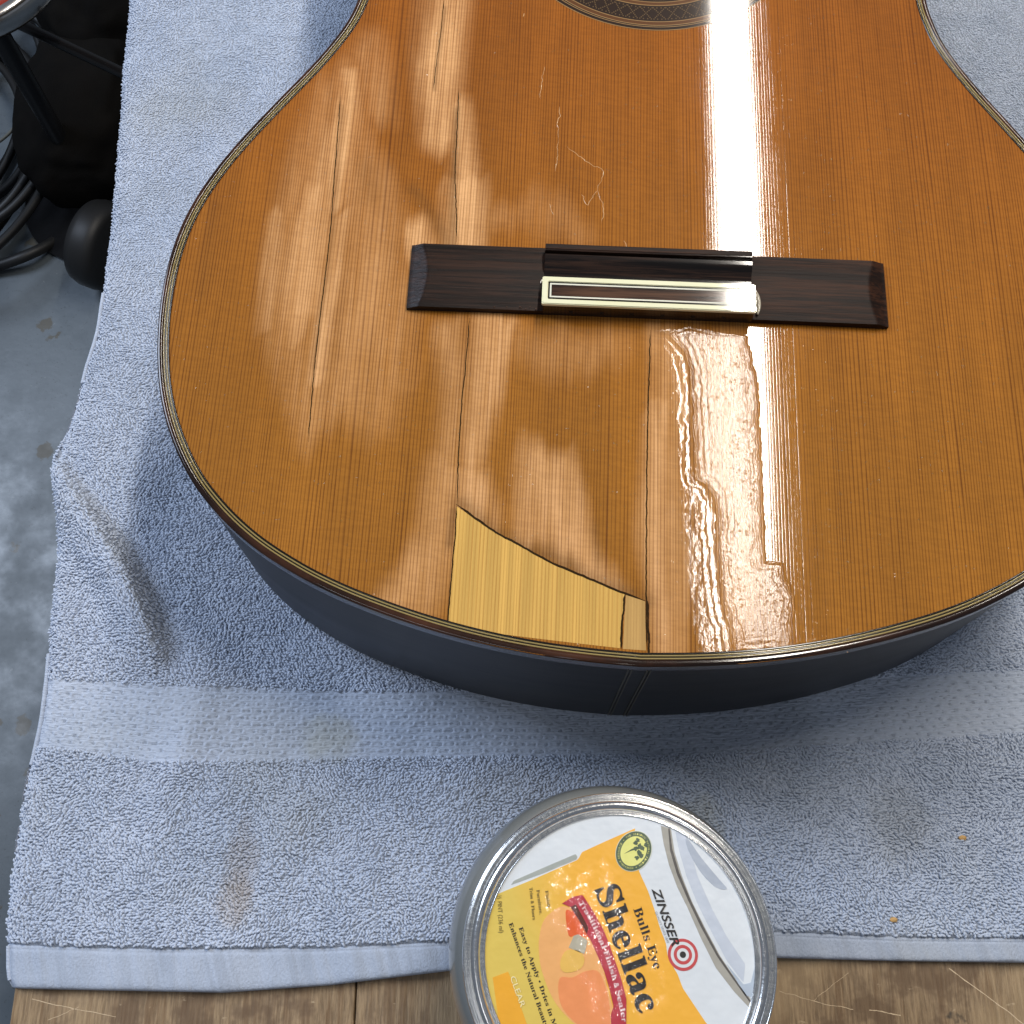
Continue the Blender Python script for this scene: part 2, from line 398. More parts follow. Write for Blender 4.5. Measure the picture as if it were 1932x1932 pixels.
nv = len(me.vertices); co = np.empty(nv*3, np.float32); me.vertices.foreach_get('co', co); co = co.reshape(-1, 3)
gx, gy = co[:, 0]*1000, co[:, 1]*1000
wx = gx+vnoise(gx/26, gy/60, 1, 2)*6; wy = gy+vnoise(gx/20, gy/60, 2, 2)*14+vnoise(gx/3.5, gy/90, 13, 2)*4.5
strip = np.zeros(nv)
def blob(pts, rad, amt, feather=.9):
    """lighter bare-wood zone around a polyline"""
    global strip
    d = polydist(wx, wy, pts)
    strip = np.maximum(strip, amt*(1-sstep(d, 0, rad*1.75)))
def blobp(poly, amt, fe=5):
    global strip
    d = polydist(wx, wy, poly, True); ins = inside(wx, wy, poly)
    sd = np.where(ins, d, -d); strip = np.maximum(strip, amt*sstep(sd, -fe, fe))
blobp([(-124.5,265),(-121.8,253.3),(-121.1,230.2),(-114.5,208.2),(-91.6,184.2),(-91.2,160.1),(-87.5,111.5),(-113.8,82.9),(-123.5,72.1),(-130.6,86.6),(-138.8,109.2),(-146.6,132.7),(-149.7,157.4),(-149.4,185.1),(-145.4,214.2),(-141.1,244.6),(-131.9,260.7)], .34, 7)
blobp([(-129,254.9),(-124.5,249.2),(-124.4,224.4),(-125.8,200.5),(-126.2,182.6),(-127.3,158.5),(-125.9,132),(-126.3,116),(-132.9,106.3),(-138,131.5),(-139.9,154.5),(-140.2,182),(-137,207.2),(-135.3,233.4)], .62, 4)
blob([(-127.2,253),(-127.2,237.6),(-127.3,207.7),(-127.4,189.6)], 4.5, .85)
blob([(-132.9,196.5),(-135.4,178.7),(-134.5,158.1),(-130.2,131.8)], 8, .8)
blob([(-123.2,182.8),(-122.7,158.7),(-121,125.8),(-121.3,102.2)], 4, .75)
blob([(-148.3,181.6),(-147.5,157.5),(-142.8,124.8)], 4, .5)
blobp([(-96.5,290.6),(-78.9,291.4),(-79,279.1),(-79.3,259.1),(-75.9,241.8),(-68.2,214),(-64.4,185.4),(-64.1,167.3),(-74.9,166.3),(-76.1,184.9),(-78.7,213.5),(-88.5,223.3),(-94.7,235.2),(-98,258.3)], .55, 4)
blob([(-87.4,286.9),(-88,264.7),(-86.9,245.1),(-83.3,226.3)], 9, .85)
blob([(-78.2,241.7),(-74.8,223),(-71.9,201.1)], 5, .8)
blob([(-72.6,199.3),(-70.5,185.2),(-69.5,167.9)], 7, 1.1)
blob([(-88.4,180.8),(-85.2,167.2)], 6, .95)
blob([(-118.2,265.3),(-113,225)], 8, .35)
blob([(-107.7,165.3),(-107.6,141.1),(-116,122)], 16, .42)
blob([(-98.1,151.1),(-102.6,108.9),(-105.4,95.5)], 12, .36)
blobp([(-66.2,132.1),(-57.7,133.9),(-51.1,124.9),(-53.9,97.8),(-59.7,78),(-65.5,61),(-67.6,88.4),(-66.5,110.6)], .75, 4)
blob([(-46.7,116),(-26.8,126),(-12.6,122.1)], 9, .30)
blobp([(-48.5,68),(-44.1,78.8),(-35.5,83.4),(-26.6,79.6),(-18.4,63.1),(-14.3,49),(-7.6,37.3),(-8.4,30.4),(-20.6,33.8),(-34,40.1),(-47.5,47.5)], .72, 5)
blob([(-39.1,74.7),(-34.5,56.2),(-28.4,44.3)], 8, .95)
blob([(-13.2,39.1),(-11.3,33.2)], 6, .8)
blob([(-62,67.4),(-63.5,59)], 8, .8)
blob([(-69.7,67),(-71.2,54.6),(-71.7,38.4),(-79.9,22.3),(-84.7,12.5)], 8, .62)
blob([(-75.5,123.8),(-71.7,97),(-71,71.2)], 6, .42)
blobp([(2.4,127.4),(10.1,127.7),(14.5,100.9),(15.3,70.9),(16.9,42.4),(14.7,3.9),(3,3.4)], .52, 3)
blobp([(2.5,91.6),(9.9,92),(9.6,3.6),(3,3.4)], .86, 4)
blobp([(17.8,128.1),(34,128.8),(40.4,72),(42.2,12.6),(31.1,6.5),(20.8,50.6)], .30, 6)
blob([(-58.9,177.4),(-43.2,183.2),(-28.2,178.8)], 8, .22)
strip *= 1-.25*(vnoise(gx/6, gy/30, 4)*.5+.5)
add_attr(me, 'strip', np.clip(strip, 0, 1))
stain = np.zeros(nv)
def dark(pts, rad, amt):
    global stain
    stain = np.maximum(stain, amt*np.exp(-(polydist(wx*.3+gx*.7, wy*.3+gy*.7, pts)/rad)**2))
dark([(-66,56.8),(-53.4,50.3),(-39.7,40.8),(-22.5,34.7),(-7.5,29.5),(1.1,25)], 3.5, .5)
dark([(-77.9,234.2),(-76.6,199.6),(-74.5,166.8)], 1.6, .55)
dark([(-93,193),(-87.4,187),(-80.7,176),(-76.5,168.4)], 3.2, .42)
dark([(-114.6,201),(-109.7,188.7)], 5, .22)
dark([(-87.3,284.8),(-87.6,266.7),(-88,243.2)], .9, .5)
dark([(-172.6,180.5),(-172.6,139.7)], 3, .16)
dark([(-127,232),(-124.3,179.5),(-123.7,108)], 1.2, .35)
dark([(-68.5,53.7),(-69,40.5)], 1.5, .6)
dark([(-15.7,51),(-15.1,39),(-15.9,31.1)], 2.2, .3)
dark([(17.4,4),(17,50.4)], 4, .12)
add_attr(me, 'stain', stain)
wetp = [(2.8,130.2),(10.1,129.6),(12.9,125.5),(15.7,120.6),(17.6,114.4),(18.3,101.1),(18.7,85.9),(19.1,70),(23.3,68.1),(26.3,63.1),(26.8,48.9),(27.3,35),(28.2,25.3),(30.9,14),(32,5.6),(53,7.1),(52.3,16.8),(53.8,26.5),(51.8,31.2),(50,33.1),(49.5,39.5),(43.5,39.7),(43.5,51.6),(43.3,65.9),(43,82.7),(42.9,102.2),(41.7,115.5),(39.1,129),(17.8,132.2)]
jx = gx+vnoise(gx/2.6, gy/3.4, 6)*.9; jy = gy+vnoise(gx/3.6, gy/2.4, 7)*.9
d = polydist(jx, jy, wetp, True); ins = inside(jx, jy, wetp); sd = np.where(ins, d, -d)
damp = [(7.6,127.6),(16.7,122.3),(18.7,70),(26.8,48.9),(32.5,5.6),(19.4,4.5),(14.1,50.3),(12.5,92.1)]
din = inside(jx, jy, damp); dd_ = polydist(jx, jy, damp, True); dsd = np.where(din, dd_, -dd_)
add_attr(me, 'wet', np.maximum(sstep(sd, -.3, .5), .75*sstep(dsd, -2.5, 2.0)*(.6+.4*vnoise(gx/2, gy/5, 17)))); add_attr(me, 'wetd', np.clip(sd, -6, 14))
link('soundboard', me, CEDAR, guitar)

# ---- ribbons that follow the outline (binding, purfling)
def ribbon(name, d0, d1, mat, z1, z0=None, roundout=0.0, pts=None):
    P = OUT if pts is None else pts
    A_ = offset(P, d0); B_ = offset(P, d1); n_ = len(P)
    prof = []
    if roundout:
        for k in range(6):
            a = math.pi/2*k/5
            prof.append((d0+roundout*(1-math.sin(a)), z1-roundout*(1-math.cos(a))))
        prof = prof[::-1]
        prof = [(d0, (z0 if z0 is not None else z1-.002))]+prof+[(d1, z1), (d1, z1-.002)]
    else: prof = [(d0, z1-.0015), (d0, z1), (d1, z1), (d1, z1-.0015)]
    L = [offset(P, d) for d, _ in prof]; V = []
    for (d, z), Q in zip(prof, L): V.append(np.c_[Q, np.full(n_, z)])
    V = np.stack(V, 1).reshape(-1, 3); m = len(prof); F = []
    for i in range(n_):
        j = (i+1) % n_
        for k in range(m-1): F.append((i*m+k, j*m+k, j*m+k+1, i*m+k+1))
    me = mesh_np(name, V, F)
    return link(name, me, mat, guitar)
ribbon('binding', 0, 0.00245, BIND, HTOP, HTOP-.0065, .0011)
ribbon('purfling', 0.00245, 0.0030, GOLD, HTOP-.00003)
ribbon('purfling', 0.0030, 0.00350, BLACK, HTOP-.00008)
ribbon('purfling', 0.0035, 0.00405, GOLD, HTOP-.00003)
ribbon('purfling', 0.00405, 0.00480, BLACK, HTOP+.00002)
# ---- sides and back
S0 = offset(OUT, .0003); n_ = len(S0); zs = [ZBK+.0, ZBK+.002, ZBK+.05, HTOP-.0064]
V = np.stack([np.c_[offset(OUT, .0003+(.001 if k == 0 else 0)), np.full(n_, z)] for k, z in enumerate(zs)], 1).reshape(-1, 3)
F = []
for i in range(n_):
    for k in range(3): F.append((i*4+k, ((i+1) % n_)*4+k, ((i+1) % n_)*4+k+1, i*4+k+1))
link('side', mesh_np('side', V, F), SIDE, guitar)
link('back', prism('back', [tuple(p) for p in offset(OUT, .0012)[::3]], ZBK-.0020, ZBK), SIDE, guitar, False)
graft = flat('graft_line', (0.10, 0.088, 0.058), .4)
for u0 in (-.0036, -.0024, .0030, .0042):
    yb_ = -0.00005
    V = [(u0-.0002, yb_, ZBK+.002), (u0+.0002, yb_, ZBK+.002), (u0+.0002, yb_, HTOP-.0065), (u0-.0002, yb_, HTOP-.0065)]
    V += [(a_, b_+.001, c_) for a_, b_, c_ in V]
    link('graft_line', mesh_py('graft_line', V, [(0, 1, 2, 3), (0, 4, 5, 1), (1, 5, 6, 2), (2, 6, 7, 3), (3, 7, 4, 0)]), graft, guitar, False)

# ---- patches let into the lower edge
from mathutils.geometry import delaunay_2d_cdt
def patch(name, poly, mat, lift=.00006, res=1.0):
    P = np.array(poly)
    (x0, y0), (x1, y1) = P.min(0), P.max(0)
    gx_, gy_ = np.meshgrid(np.arange(x0, x1, res), np.arange(y0, y1, res)); gx_ = gx_.ravel(); gy_ = gy_.ravel()
    ok = inside(gx_, gy_, poly) & (polydist(gx_, gy_, poly, True) > .4)
    pts = [Vector(p) for p in poly]+[Vector((a, b)) for a, b in zip(gx_[ok], gy_[ok])]
    k = len(poly)
    r = delaunay_2d_cdt(pts, [(i, (i+1) % k) for i in range(k)], [], 1, 1e-5)
    vs = [(p.x/1000, p.y/1000, float(topz(p.x/1000, p.y/1000))+lift) for p in r[0]]
    fs = [tuple(f) for f in r[2]]
    bm = bmesh.new(); bv = [bm.verts.new(p) for p in vs]
    for f in fs: bm.faces.new([bv[i] for i in f])
    ex = bmesh.ops.extrude_edge_only(bm, edges=[e for e in bm.edges if e.is_boundary])
    for q in ex['geom']:
        if isinstance(q, bmesh.types.BMVert): q.co.z -= lift+.0003
    bmesh.ops.recalc_face_normals(bm, faces=bm.faces)
    me = bpy.data.meshes.new(name); bm.to_mesh(me); bm.free()
    o = link(name, me, mat, guitar); o.modifiers.new('e', 'EDGE_SPLIT').split_angle = R(25); return o
cutA = catmull([(-66.7,55.4),(-59.1,50.4),(-51.2,45.3),(-42.5,41.1),(-32.9,35.8),(-22.5,31.7),(-14.9,28.8),(-6.7,25.8)], 5)
o = patch('wood_patch', [tuple(p) for p in cutA]+[(-5.9,25.3),(-7.2,6.1),(-20,7),(-38.4,8.4),(-53.1,9.6),(-67,10.3)], SPRUCE); o['label'] = 'pale yellow new wood patch with a curved upper edge'
o = patch('wood_sliver', [(-5.4,25.1),(1.3,23.1),(1.7,5.7),(-6.3,5.9)], SLIVER); o['label'] = 'narrow tan sliver beside the pale patch'
# ---- dark cracks and joint gaps
CRK = flat('crack_dark', (0.030, 0.017, 0.007), .8, spec=.02)
def strand(name, pts, wd, mat, lift=.0001, jit=.25, n_=60, parent=None, vary=.25, prof=.0):
    P = resample(catmull(pts, 6), n_)
    P += np.stack([vnoise(P[:, 0]*.5, P[:, 1]*.5, 2), vnoise(P[:, 0]*.5, P[:, 1]*.5, 4)], 1)*jit
    P /= 1000
    T = np.gradient(P, axis=0); T /= np.linalg.norm(T, axis=1)[:, None]; N = np.stack([-T[:, 1], T[:, 0]], 1)
    end = np.clip(np.minimum(np.arange(n_), np.arange(n_)[::-1])/4, .15, 1)
    wv = (wd/1000*.5*end*(1-vary+vary*(vnoise(P[:, 0]*300, P[:, 1]*300, 8)+1)))[:, None]
    zz = topz(P[:, 0], P[:, 1])+lift
    V = np.vstack([np.c_[P-N*wv, zz-.00004], np.c_[P, zz+prof], np.c_[P+N*wv, zz-.00004]])
    F = [(i, i+1, n_+i+1, n_+i) for i in range(n_-1)]+[(n_+i, n_+i+1, 2*n_+i+1, 2*n_+i) for i in range(n_-1)]
    return link(name, mesh_py(name, V, F), mat, guitar if parent is None else parent)
strand('joint_gap', [(-66.9,55.6),(-66.6,42.6),(-67.1,26.8),(-67.3,9.5)], .45, CRK, .00014)
strand('joint_gap', [(-67.1,56.2),(-59.1,50.8),(-51.3,45.7),(-42.5,41.3),(-32.9,36.2),(-22.5,32.1),(-14.9,29),(-6.7,26),(1.3,23.3)], .8, CRK, .00014)
strand('joint_gap', [(-5.8,25.3),(-6.6,14.2),(-7,5.9)], .75, CRK, .00014)
strand('joint_gap', [(2.8,130.2),(1.9,91.6),(1.6,57.9),(1.7,23.3),(2.1,5.2)], .45, CRK, .00014, n_=120)
strand('crack', [(-66.6,132.6),(-66.8,115.1),(-67.3,97.2),(-67.3,77.7),(-66.7,55.8)], .4, CRK)
strand('crack', [(-126.9,237.5),(-125.3,197.4),(-124.1,164.5),(-124.1,121.6),(-123.7,99),(-123,78.4)], .38, CRK, n_=120)
strand('crack', [(-77.6,242.5),(-76.9,218),(-76.4,199.6),(-74.8,181.7),(-73.7,166.3)], .38, CRK)
strand('crack', [(-87,291),(-87.2,273.3),(-87.9,256.1),(-88.2,242)], .28, CRK)
strand('crack', [(2.1,23.3),(2.6,10.8),(2.7,4.1)], .7, CRK, .00015)
# ---- raised finish chips and lifting lines, glints put into the pale colour
LIFT = flat('lifting_lacquer', (0.60, 0.34, 0.15), .15, coat=1, coatr=.05)
for pts in ([(-41.9,255.3),(-42.9,246.9),(-43.5,238.5)], [(-35,234.8),(-35,229.4),(-35.6,225.3),(-35.2,219.4),(-35.5,209.3),(-35.9,201.5)], [(-38,186),(-36.8,183),(-35.5,180.5)],
            [(-30.9,214),(-28,211.5),(-25.1,208.7),(-21.3,205.8),(-18.1,204.3),(-16.5,202.3),(-16.9,198.9),(-18.4,195.8),(-18.5,193.2),(-17.2,188.9),(-16,184.4),(-16.7,176.9)],
            [(-18.5,193.2),(-20.6,189.8),(-22,186.2),(-23.5,187.9),(-24.7,191.1)], [(-52.5,281.9),(-51.6,283.7)], [(-7.4,169.8),(-6.3,165.9)]):
    strand('lifted_finish', pts, .24, LIFT, .00003, .7, 60, None, 1.0, .00006)
# small dust and chips along the lower right
CH = []
for (px, py) in [(57,15.2),(59.5,13.8),(60.5,19.1),(64.3,14.6),(66.1,12),(61,8.6),(57.1,9.2),(49.9,22.4),(65.5,21.2),(-160.7,59.8),(-151.1,50.9),(-110.9,205.6),(-98.6,109.1),(89.6,35.9),(71.3,9.2),(60,271.3),(64.5,272.1),(-8.4,113.2),(-4.9,122.4)]:
    for q in range(2):
        a, b = px+rng.normal(0, .8), py+rng.normal(0, .8); r_ = rng.uniform(.15, .32)
        CH.append((a/1000, b/1000, float(topz(a/1000, b/1000)), r_/1000))
V = []; F = []
for (a, b, c, r_) in CH:
    k = len(V); V += [(a-r_, b-r_*.6, c), (a+r_, b-r_*.8, c), (a+r_*.7, b+r_, c), (a-r_*.8, b+r_*.8, c), (a, b, c+r_*.8)]
    F += [(k, k+1, k+4), (k+1, k+2, k+4), (k+2, k+3, k+4), (k+3, k, k+4)]
o = link('dust_nibs', mesh_py('dust_nibs', V, F), LIFT, guitar, False); o['kind'] = 'stuff'

# ---- rosette
RB = flat('rosette_brown', (0.11, 0.045, 0.016), .3, coat=1, coatr=.06)
RL = flat('rosette_tan', (0.30, 0.175, 0.07), .3, coat=1, coatr=.06)
RD = flat('rosette_black', (0.028, 0.016, 0.010), .3, coat=1, coatr=.06)
ros = empty('rosette', (SHC[0], SHC[1], 0), 0, guitar)
RO = 66.5
def annulus(r0, r1, mat, lift, name='ring'):
    na = 360; a = np.linspace(0, 2*np.pi, na, endpoint=False)
    V = []
    for r_ in (r0, r1): V.append(np.stack([r_*np.cos(a), r_*np.sin(a), HTOP+dome(r_*np.cos(a)+SHC[0], r_*np.sin(a)+SHC[1])-.0004+lift], 1))
    V = np.vstack(V)
    me = mesh_np(name, V, [(i, (i+1) % na, na+(i+1) % na, na+i) for i in range(na)])
    link(name, me, mat, ros)
seq = [(0, .4, RL), (.4, 1.75, RD), (1.75, 2.1, RL), (2.1, 2.6, RD), (2.6, 3.0, RL), (3.0, 4.6, RB), (4.6, 5.0, RL), (5.0, 13.6, RD), (13.6, 14.05, RL),
       (14.05, 15.5, RB), (15.5, 15.9, RL), (15.9, 17.0, RD), (17.0, 17.3, RL), (17.3, 19.0, RB), (19.0, 19.4, RL), (19.4, 21.0, RD)]
for i, (a, b, m) in enumerate(seq): annulus((RO-b)/1000, (RO-a)/1000, m, .0001+.00002*(i % 2))
annulus(.0437, (RO-21.0)/1000, flat('hole_edge_cedar', (0.36, .13, .03), .3, coat=1), .00005, 'hole_edge')
# mosaic of little tan sticks in crosses
V = []; F = []
NR_ = 62
for i in range(NR_):
    th = 2*math.pi*i/NR_
    for (dr, dt, big) in [(0, 0, 1)]+[(s1*k*.78, s2*k*.62, 0) for k in (1, 2, 3, 4) for s1 in (-1, 1) for s2 in (-1, 1)]+[(4*.78*s1, s2*.9, 0) for s1 in (-1, 1) for s2 in (-1, 1)]:
        rmid = RO-9.3+dr; a = th+dt/rmid
        wr, wt = .30, .24
        k0 = len(V)
        for (p, q) in ((-1, -1), (1, -1), (1, 1), (-1, 1)):
            r2 = (rmid+p*wr)/1000; a2 = a+q*wt/rmid
            V.append((r2*math.cos(a2), r2*math.sin(a2), HTOP+float(dome(r2*math.cos(a2)+SHC[0], r2*math.sin(a2)+SHC[1]))-.0004+.00016))
        F.append((k0, k0+1, k0+2, k0+3))
o = link('mosaic_inlay', mesh_np('mosaic_inlay', V, F), flat('mosaic_tan', (0.13, 0.08, 0.036), .35, coat=1, coatr=.06), ros); o['kind'] = 'stuff'
# inside of the body seen through the hole
link('brace_lining', prism('brace_lining', [tuple(p) for p in offset(OUT, .006)[::3]], ZBK+.0005, ZBK+.002), flat('inner_wood', (.10, .05, .025), .6), guitar, False)

# ---- bridge
BC = [(1.9,150.6)][0]
br = empty('bridge', (.0012, .1351, HTOP+.0017), 0, guitar)
def wing(s):
    us = np.linspace(.0398, .0922, 90); vs = np.linspace(0, .0282, 40)
    U, Vv = np.meshgrid(us, vs); t = (Vv-.0141)/.0141
    Z = .0040-.0012*t**2
    ramp = .0011+(.0922-U)*.40
    Z = np.minimum(Z, ramp)
    # skirt
    Z = np.where((Vv <= 0) | (Vv >= .0282) | (U >= .0922), -.0016, Z)
    U2 = U.copy(); V2 = Vv.copy()
    V2[1] = V2[0]; V2[-2] = V2[-1]; U2[:, -2] = U2[:, -1]
    me = grid_mesh('wing', U2*s, V2, Z)
    if s < 0: me.flip_normals()
    o = link('wing', me, ROSE if s > 0 else ROSEW, br)
    m = o.modifiers.new('e', 'EDGE_SPLIT'); m.split_angle = R(24)
ROSEW = rosewood('damp_rosewood', (0.030, 0.012, 0.006), (0.008, 0.004, 0.0025), rough=.4, coat=.08)
wing(-1); wing(1)
prof = [(0, -.0016), (0, .0055), (.0004, .0076), (.0118, .0078), (.0121, .0066), (.0124, .0044), (.0150, .0040), (.0168, .0046), (.0182, .0058), (.0196, .0068), (.0212, .0074),
        (.0226, .0076), (.0227, .0056), (.0240, .0056), (.0241, .0078), (.0246, .0080), (.0264, .0079), (.0271, .0072), (.0271, -.0016)]
V = []; F = []; m = len(prof); us = np.linspace(-.0398, .0398, 41)
for u0 in us:
    for p in prof: V.append((u0, p[0], p[1]))
for i in range(40):
    for k in range(m-1): F.append((i*m+k, i*m+k+1, (i+1)*m+k+1, (i+1)*m+k))
F.append(tuple(range(m))[::-1]); F.append(tuple(40*m+k for k in range(m)))
o = link('tie_block', mesh_py('tie_block', V, F), ROSEG, br)
mm = o.modifiers.new('e', 'EDGE_SPLIT'); mm.split_angle = R(28)
IV = NT('ivory_plastic'); v, x, y, z = IV.xyz('Object')
IV.set(spec=.05, col=IV.mix(IV.noise(v, 60, 3), (0.74, 0.71, 0.42), (0.82, 0.80, 0.58)), rough=.3, coat=1, coatr=.05, normal=IV.bump(IV.noise(v, 900, 2), .00001, .6)); IV = IV.m
def frame(name, x0, x1, y0, y1, w_, z0, z1, mat, bev=.0004):
    bm = bmesh.new()
    o_ = [(x0, y0), (x1, y0), (x1, y1), (x0, y1)]; i_ = [(x0+w_, y0+w_), (x1-w_, y0+w_), (x1-w_, y1-w_), (x0+w_, y1-w_)]
    vt = [[bm.verts.new((p[0], p[1], z)) for p in L] for L, z in ((o_, z0), (o_, z1), (i_, z1), (i_, z0))]
    for a, b in ((0, 1), (1, 2), (2, 3)):
        for k in range(4): bm.faces.new((vt[a][k], vt[a][(k+1) % 4], vt[b][(k+1) % 4], vt[b][k]))
    if bev:
        es = [e for e in bm.edges if all(abs(q.co.z-z1) < 1e-7 for q in e.verts)]+[e for e in bm.edges if (e.verts[0] in vt[0]+vt[1]) and (e.verts[1] in vt[0]+vt[1]) and abs(e.verts[0].co.z-e.verts[1].co.z) > 1e-6]
        bmesh.ops.bevel(bm, geom=es, offset=bev, segments=2, affect='EDGES')
    bmesh.ops.recalc_face_normals(bm, faces=bm.faces)
    me = bpy.data.meshes.new(name); bm.to_mesh(me); bm.free()
    return link(name, me, mat, br, False)
frame('ivory_border', -.0404, .0404, -.0003, .0117, .0023, .0074, .0090, IV, .0003)
frame('inlay_line', -.0381, .0381, .0020, .0094, .0006, .0075, .00885, BLACK, 0)
frame('inlay_line', -.0375, .0375, .0026, .0088, .0006, .0075, .00890, flat('white_veneer', (.74, .72, .58), .3, coat=.5), 0)
TB = rosewood('tie_veneer', (0.090, 0.042, 0.022), (0.016, 0.008, 0.005), rough=.4, coat=1, noi=.06)
link('veneer_panel', box('veneer_panel', -.0369, .0369, .0032, .0082, .0070, .00880), TB, br, False)
link('saddle_ledge', box('saddle_ledge', -.0398, .0398, .0246, .0268, .0076, .0083, .0003), ROSE, br, False)
HOLE = flat('string_hole', (.004, .003, .003), .6)
for k in range(6):
    u0 = (-29+k*11.6)/1000
    me = lathe('string_hole', [(0, .0), (.0008, .0), (.0009, -.0004)], 16)
    o = link('string_hole', me, HOLE, br, False); o.location = (u0, -.0001, .0032); o.rotation_euler = (R(88), 0, 0)
    pass
# dried glue squeezed out beside the border
GL = flat('clear_glue', (.55, .5, .4), .08, coat=1, coatr=.03)
def drip(pts, r_, z_):
    P = resample(catmull(pts, 6), 30)/1000
    rr_ = r_/1000*(.35+.65*np.sin(np.linspace(.1, math.pi-.1, 30)))
    link('glue_bead', tube_mesh('glue_bead', np.c_[P, np.full(30, z_)], rr_, 8), GL, br)
drip([(38.5, 12.5), (40.8, 11.5), (42.0, 9), (42.4, 5), (41.8, 1.5)], .95, .0042)
drip([(-39.6, 13.6), (-40.6, 12.6), (-41.1, 11.2)], .35, .0045)
# beads of wet shellac along the lower edge of the tie block
V_ = []
bm = bmesh.new()
for k in range(170):
    u0 = rng.uniform(-.040, .042) if k < 150 else rng.uniform(-.060, -.038)
    r_ = rng.uniform(.00012, .00036); c_ = Vector((u0, rng.normal(-.0004, .0004), -.0014+rng.uniform(0, .0005)))
    if rng.random() < .35: c_ = Vector((u0, rng.uniform(.0003, .0012), .0032+rng.uniform(0, .0012)))
    r0 = bmesh.ops.create_icosphere(bm, subdivisions=1, radius=r_)
    for q in r0['verts']: q.co = q.co*1.0+c_
me = bpy.data.meshes.new('shellac_beads'); bm.to_mesh(me); bm.free()
o = link('shellac_beads', me, flat('wet_shellac', (.10, .05, .03), .04, coat=1, coatr=.02), br); o['kind'] = 'stuff'

# ------------------------------------------------------------ towel
TL = [(-199.1,-21.9),(-201,-17.7),(-203,-8),(-204.3,-0.1),(-205,9.8),(-205.7,22),(-205.7,38.6),(-205.6,55.7),(-203.8,73.2),(-202.7,95.7),(-204.5,123.8),(-205.8,153.1),(-207.8,178.4),(-211.1,190.1),(-213.5,199.3),(-213,211.4),(-210.6,220.9),(-208.3,234.7),(-206.4,251.6),(-203.2,277.6),(-204.7,323.1),(-207.5,388.1),(-210.4,433.3),(-212.3,477.2),(-215.3,523.5)]
TL = np.array(TL)[np.argsort([p[1] for p in TL])]
TLs = catmull(TL, 8)
def xl(y): return np.interp(y, TLs[:, 1], TLs[:, 0])
TBt = np.array([(-214.4,-22.8),(-195.7,-22.5),(-160,-23.2),(-114,-24),(-72.4,-21.3),(-20.2,-15.5),(49.3,-12.4),(104.2,-11.2),(154.7,-12.4),(203.5,-13),(259.9,-13)])
def yb(x): return np.interp(x, TBt[:, 0], TBt[:, 1])
HT_ = np.array([(-216.4,-6.1),(-201.6,-6.5),(-140.2,-8),(-77.1,-7.6),(-20.3,-5.1),(49.5,-3.1),(104.5,-1.7),(155.1,-3.7),(204.1,-4.1),(260.7,-4.1)])
def yhem(x): return np.interp(x, HT_[:, 0], HT_[:, 1])
BT_ = np.array([(-220.7,101.5),(-207,101.5),(-151.8,98),(-60.5,95.7),(53.2,95.7),(163.1,101.7),(221.2,104.5),(282.9,106.1)])
BB_ = np.array([(-216.1,73.2),(-204.8,72.1),(-148,64.4),(-81.4,65.7),(-14.7,67.2),(74.4,67.7),(157.1,73.6),(216.6,76.5),(277.2,78.8)])
def ybt(x): return np.interp(x, BT_[:, 0], BT_[:, 1])
def ybb(x): return np.interp(x, BB_[:, 0], BB_[:, 1])
YT = 540.0; XR = 340.0; YB0 = float(TBt[:, 1].min())
ridge = [(-210.7,198.6),(-196.6,180.5),(-182.5,162.8),(-170.5,145.6),(-161.5,128.8),(-154.1,110.1)]
r2 = [(-163.1,118),(-150.2,94.9),(-130.4,77)]
def th(x, y):
    """towel surface height in mm at world (x, y) mm"""
    h = 4.4+2.2*vnoise(x/50, y/60, 3, 2)+.7*vnoise(x/16, y/20, 5, 2)
    P = np.array(ridge); 
    d = polydist(x, y, ridge)
    # side of the ridge: steep on the right, gentle on the left
    i = np.clip(np.interp(-y, -P[:, 1], P[:, 0]), -260, 300); side = x-i
    hh = np.interp(y, P[::-1, 1], [8, 12, 14, 14, 11, 6])
    fall = sstep(y, P[-1, 1]-12, P[-1, 1]+10)
    h += hh*fall*np.where(side > 0, np.exp(-(d/4.6)**2), np.exp(-(d/13.0)**2))
    h -= 1.2*fall*np.exp(-((side-9)/6)**2)*np.exp(-(np.maximum(d-12, 0)/6)**2)
    for px_, py_, ax, ay, rad, am in ((-140, 60, .2, 1, 9, 2.0), (-95, 30, .35, 1, 8, 1.4), (150, 55, .5, 1, 10, 1.8), (215, 70, .35, 1, 8, 1.6), (230, 20, .25, 1, 12, 1.6), (130, 20, -.2, 1, 8, 1.3),
                                      (270, 330, -.8, 1, 12, 3.0), (240, 420, -.6, 1, 10, -2.2), (-170, 300, .1, 1, 10, 1.0)):
        L = math.hypot(ax, ay); ux, uy = ax/L, ay/L
        a = (x-px_)*uy-(y-py_)*ux; b = (x-px_)*ux+(y-py_)*uy
        h += am*np.exp(-(a/rad)**2)*np.exp(-(b/38)**2)
    return h
def mapst(S, T):
    y0 = YB0+T*(YT-YB0); x = xl(y0)+S*(XR-xl(y0)); y = y0+(yb(x)-YB0)*(1-T)**3
    return x, y
nr, nc = 430, 420
S, T = np.meshgrid(np.linspace(0, 1, nc)**1.15, np.linspace(0, 1, nr))
x, y = mapst(S, T); z = th(x, y)
dl = x-xl(y); z -= 6.5*np.exp(-(dl/3.2)**1.6)                        # the edge curls down
z -= 3.2*np.exp(-((y-yb(x))/2.0)**2)
hem = y < yhem(x)
z = z-2.6*sstep(yhem(x)-y, -.5, 1.5)
z = np.maximum(z, np.where(dl > 3, .4, -9))
n = NT('towel_blue'); v, x_, y_, z_ = n.xyz('world')
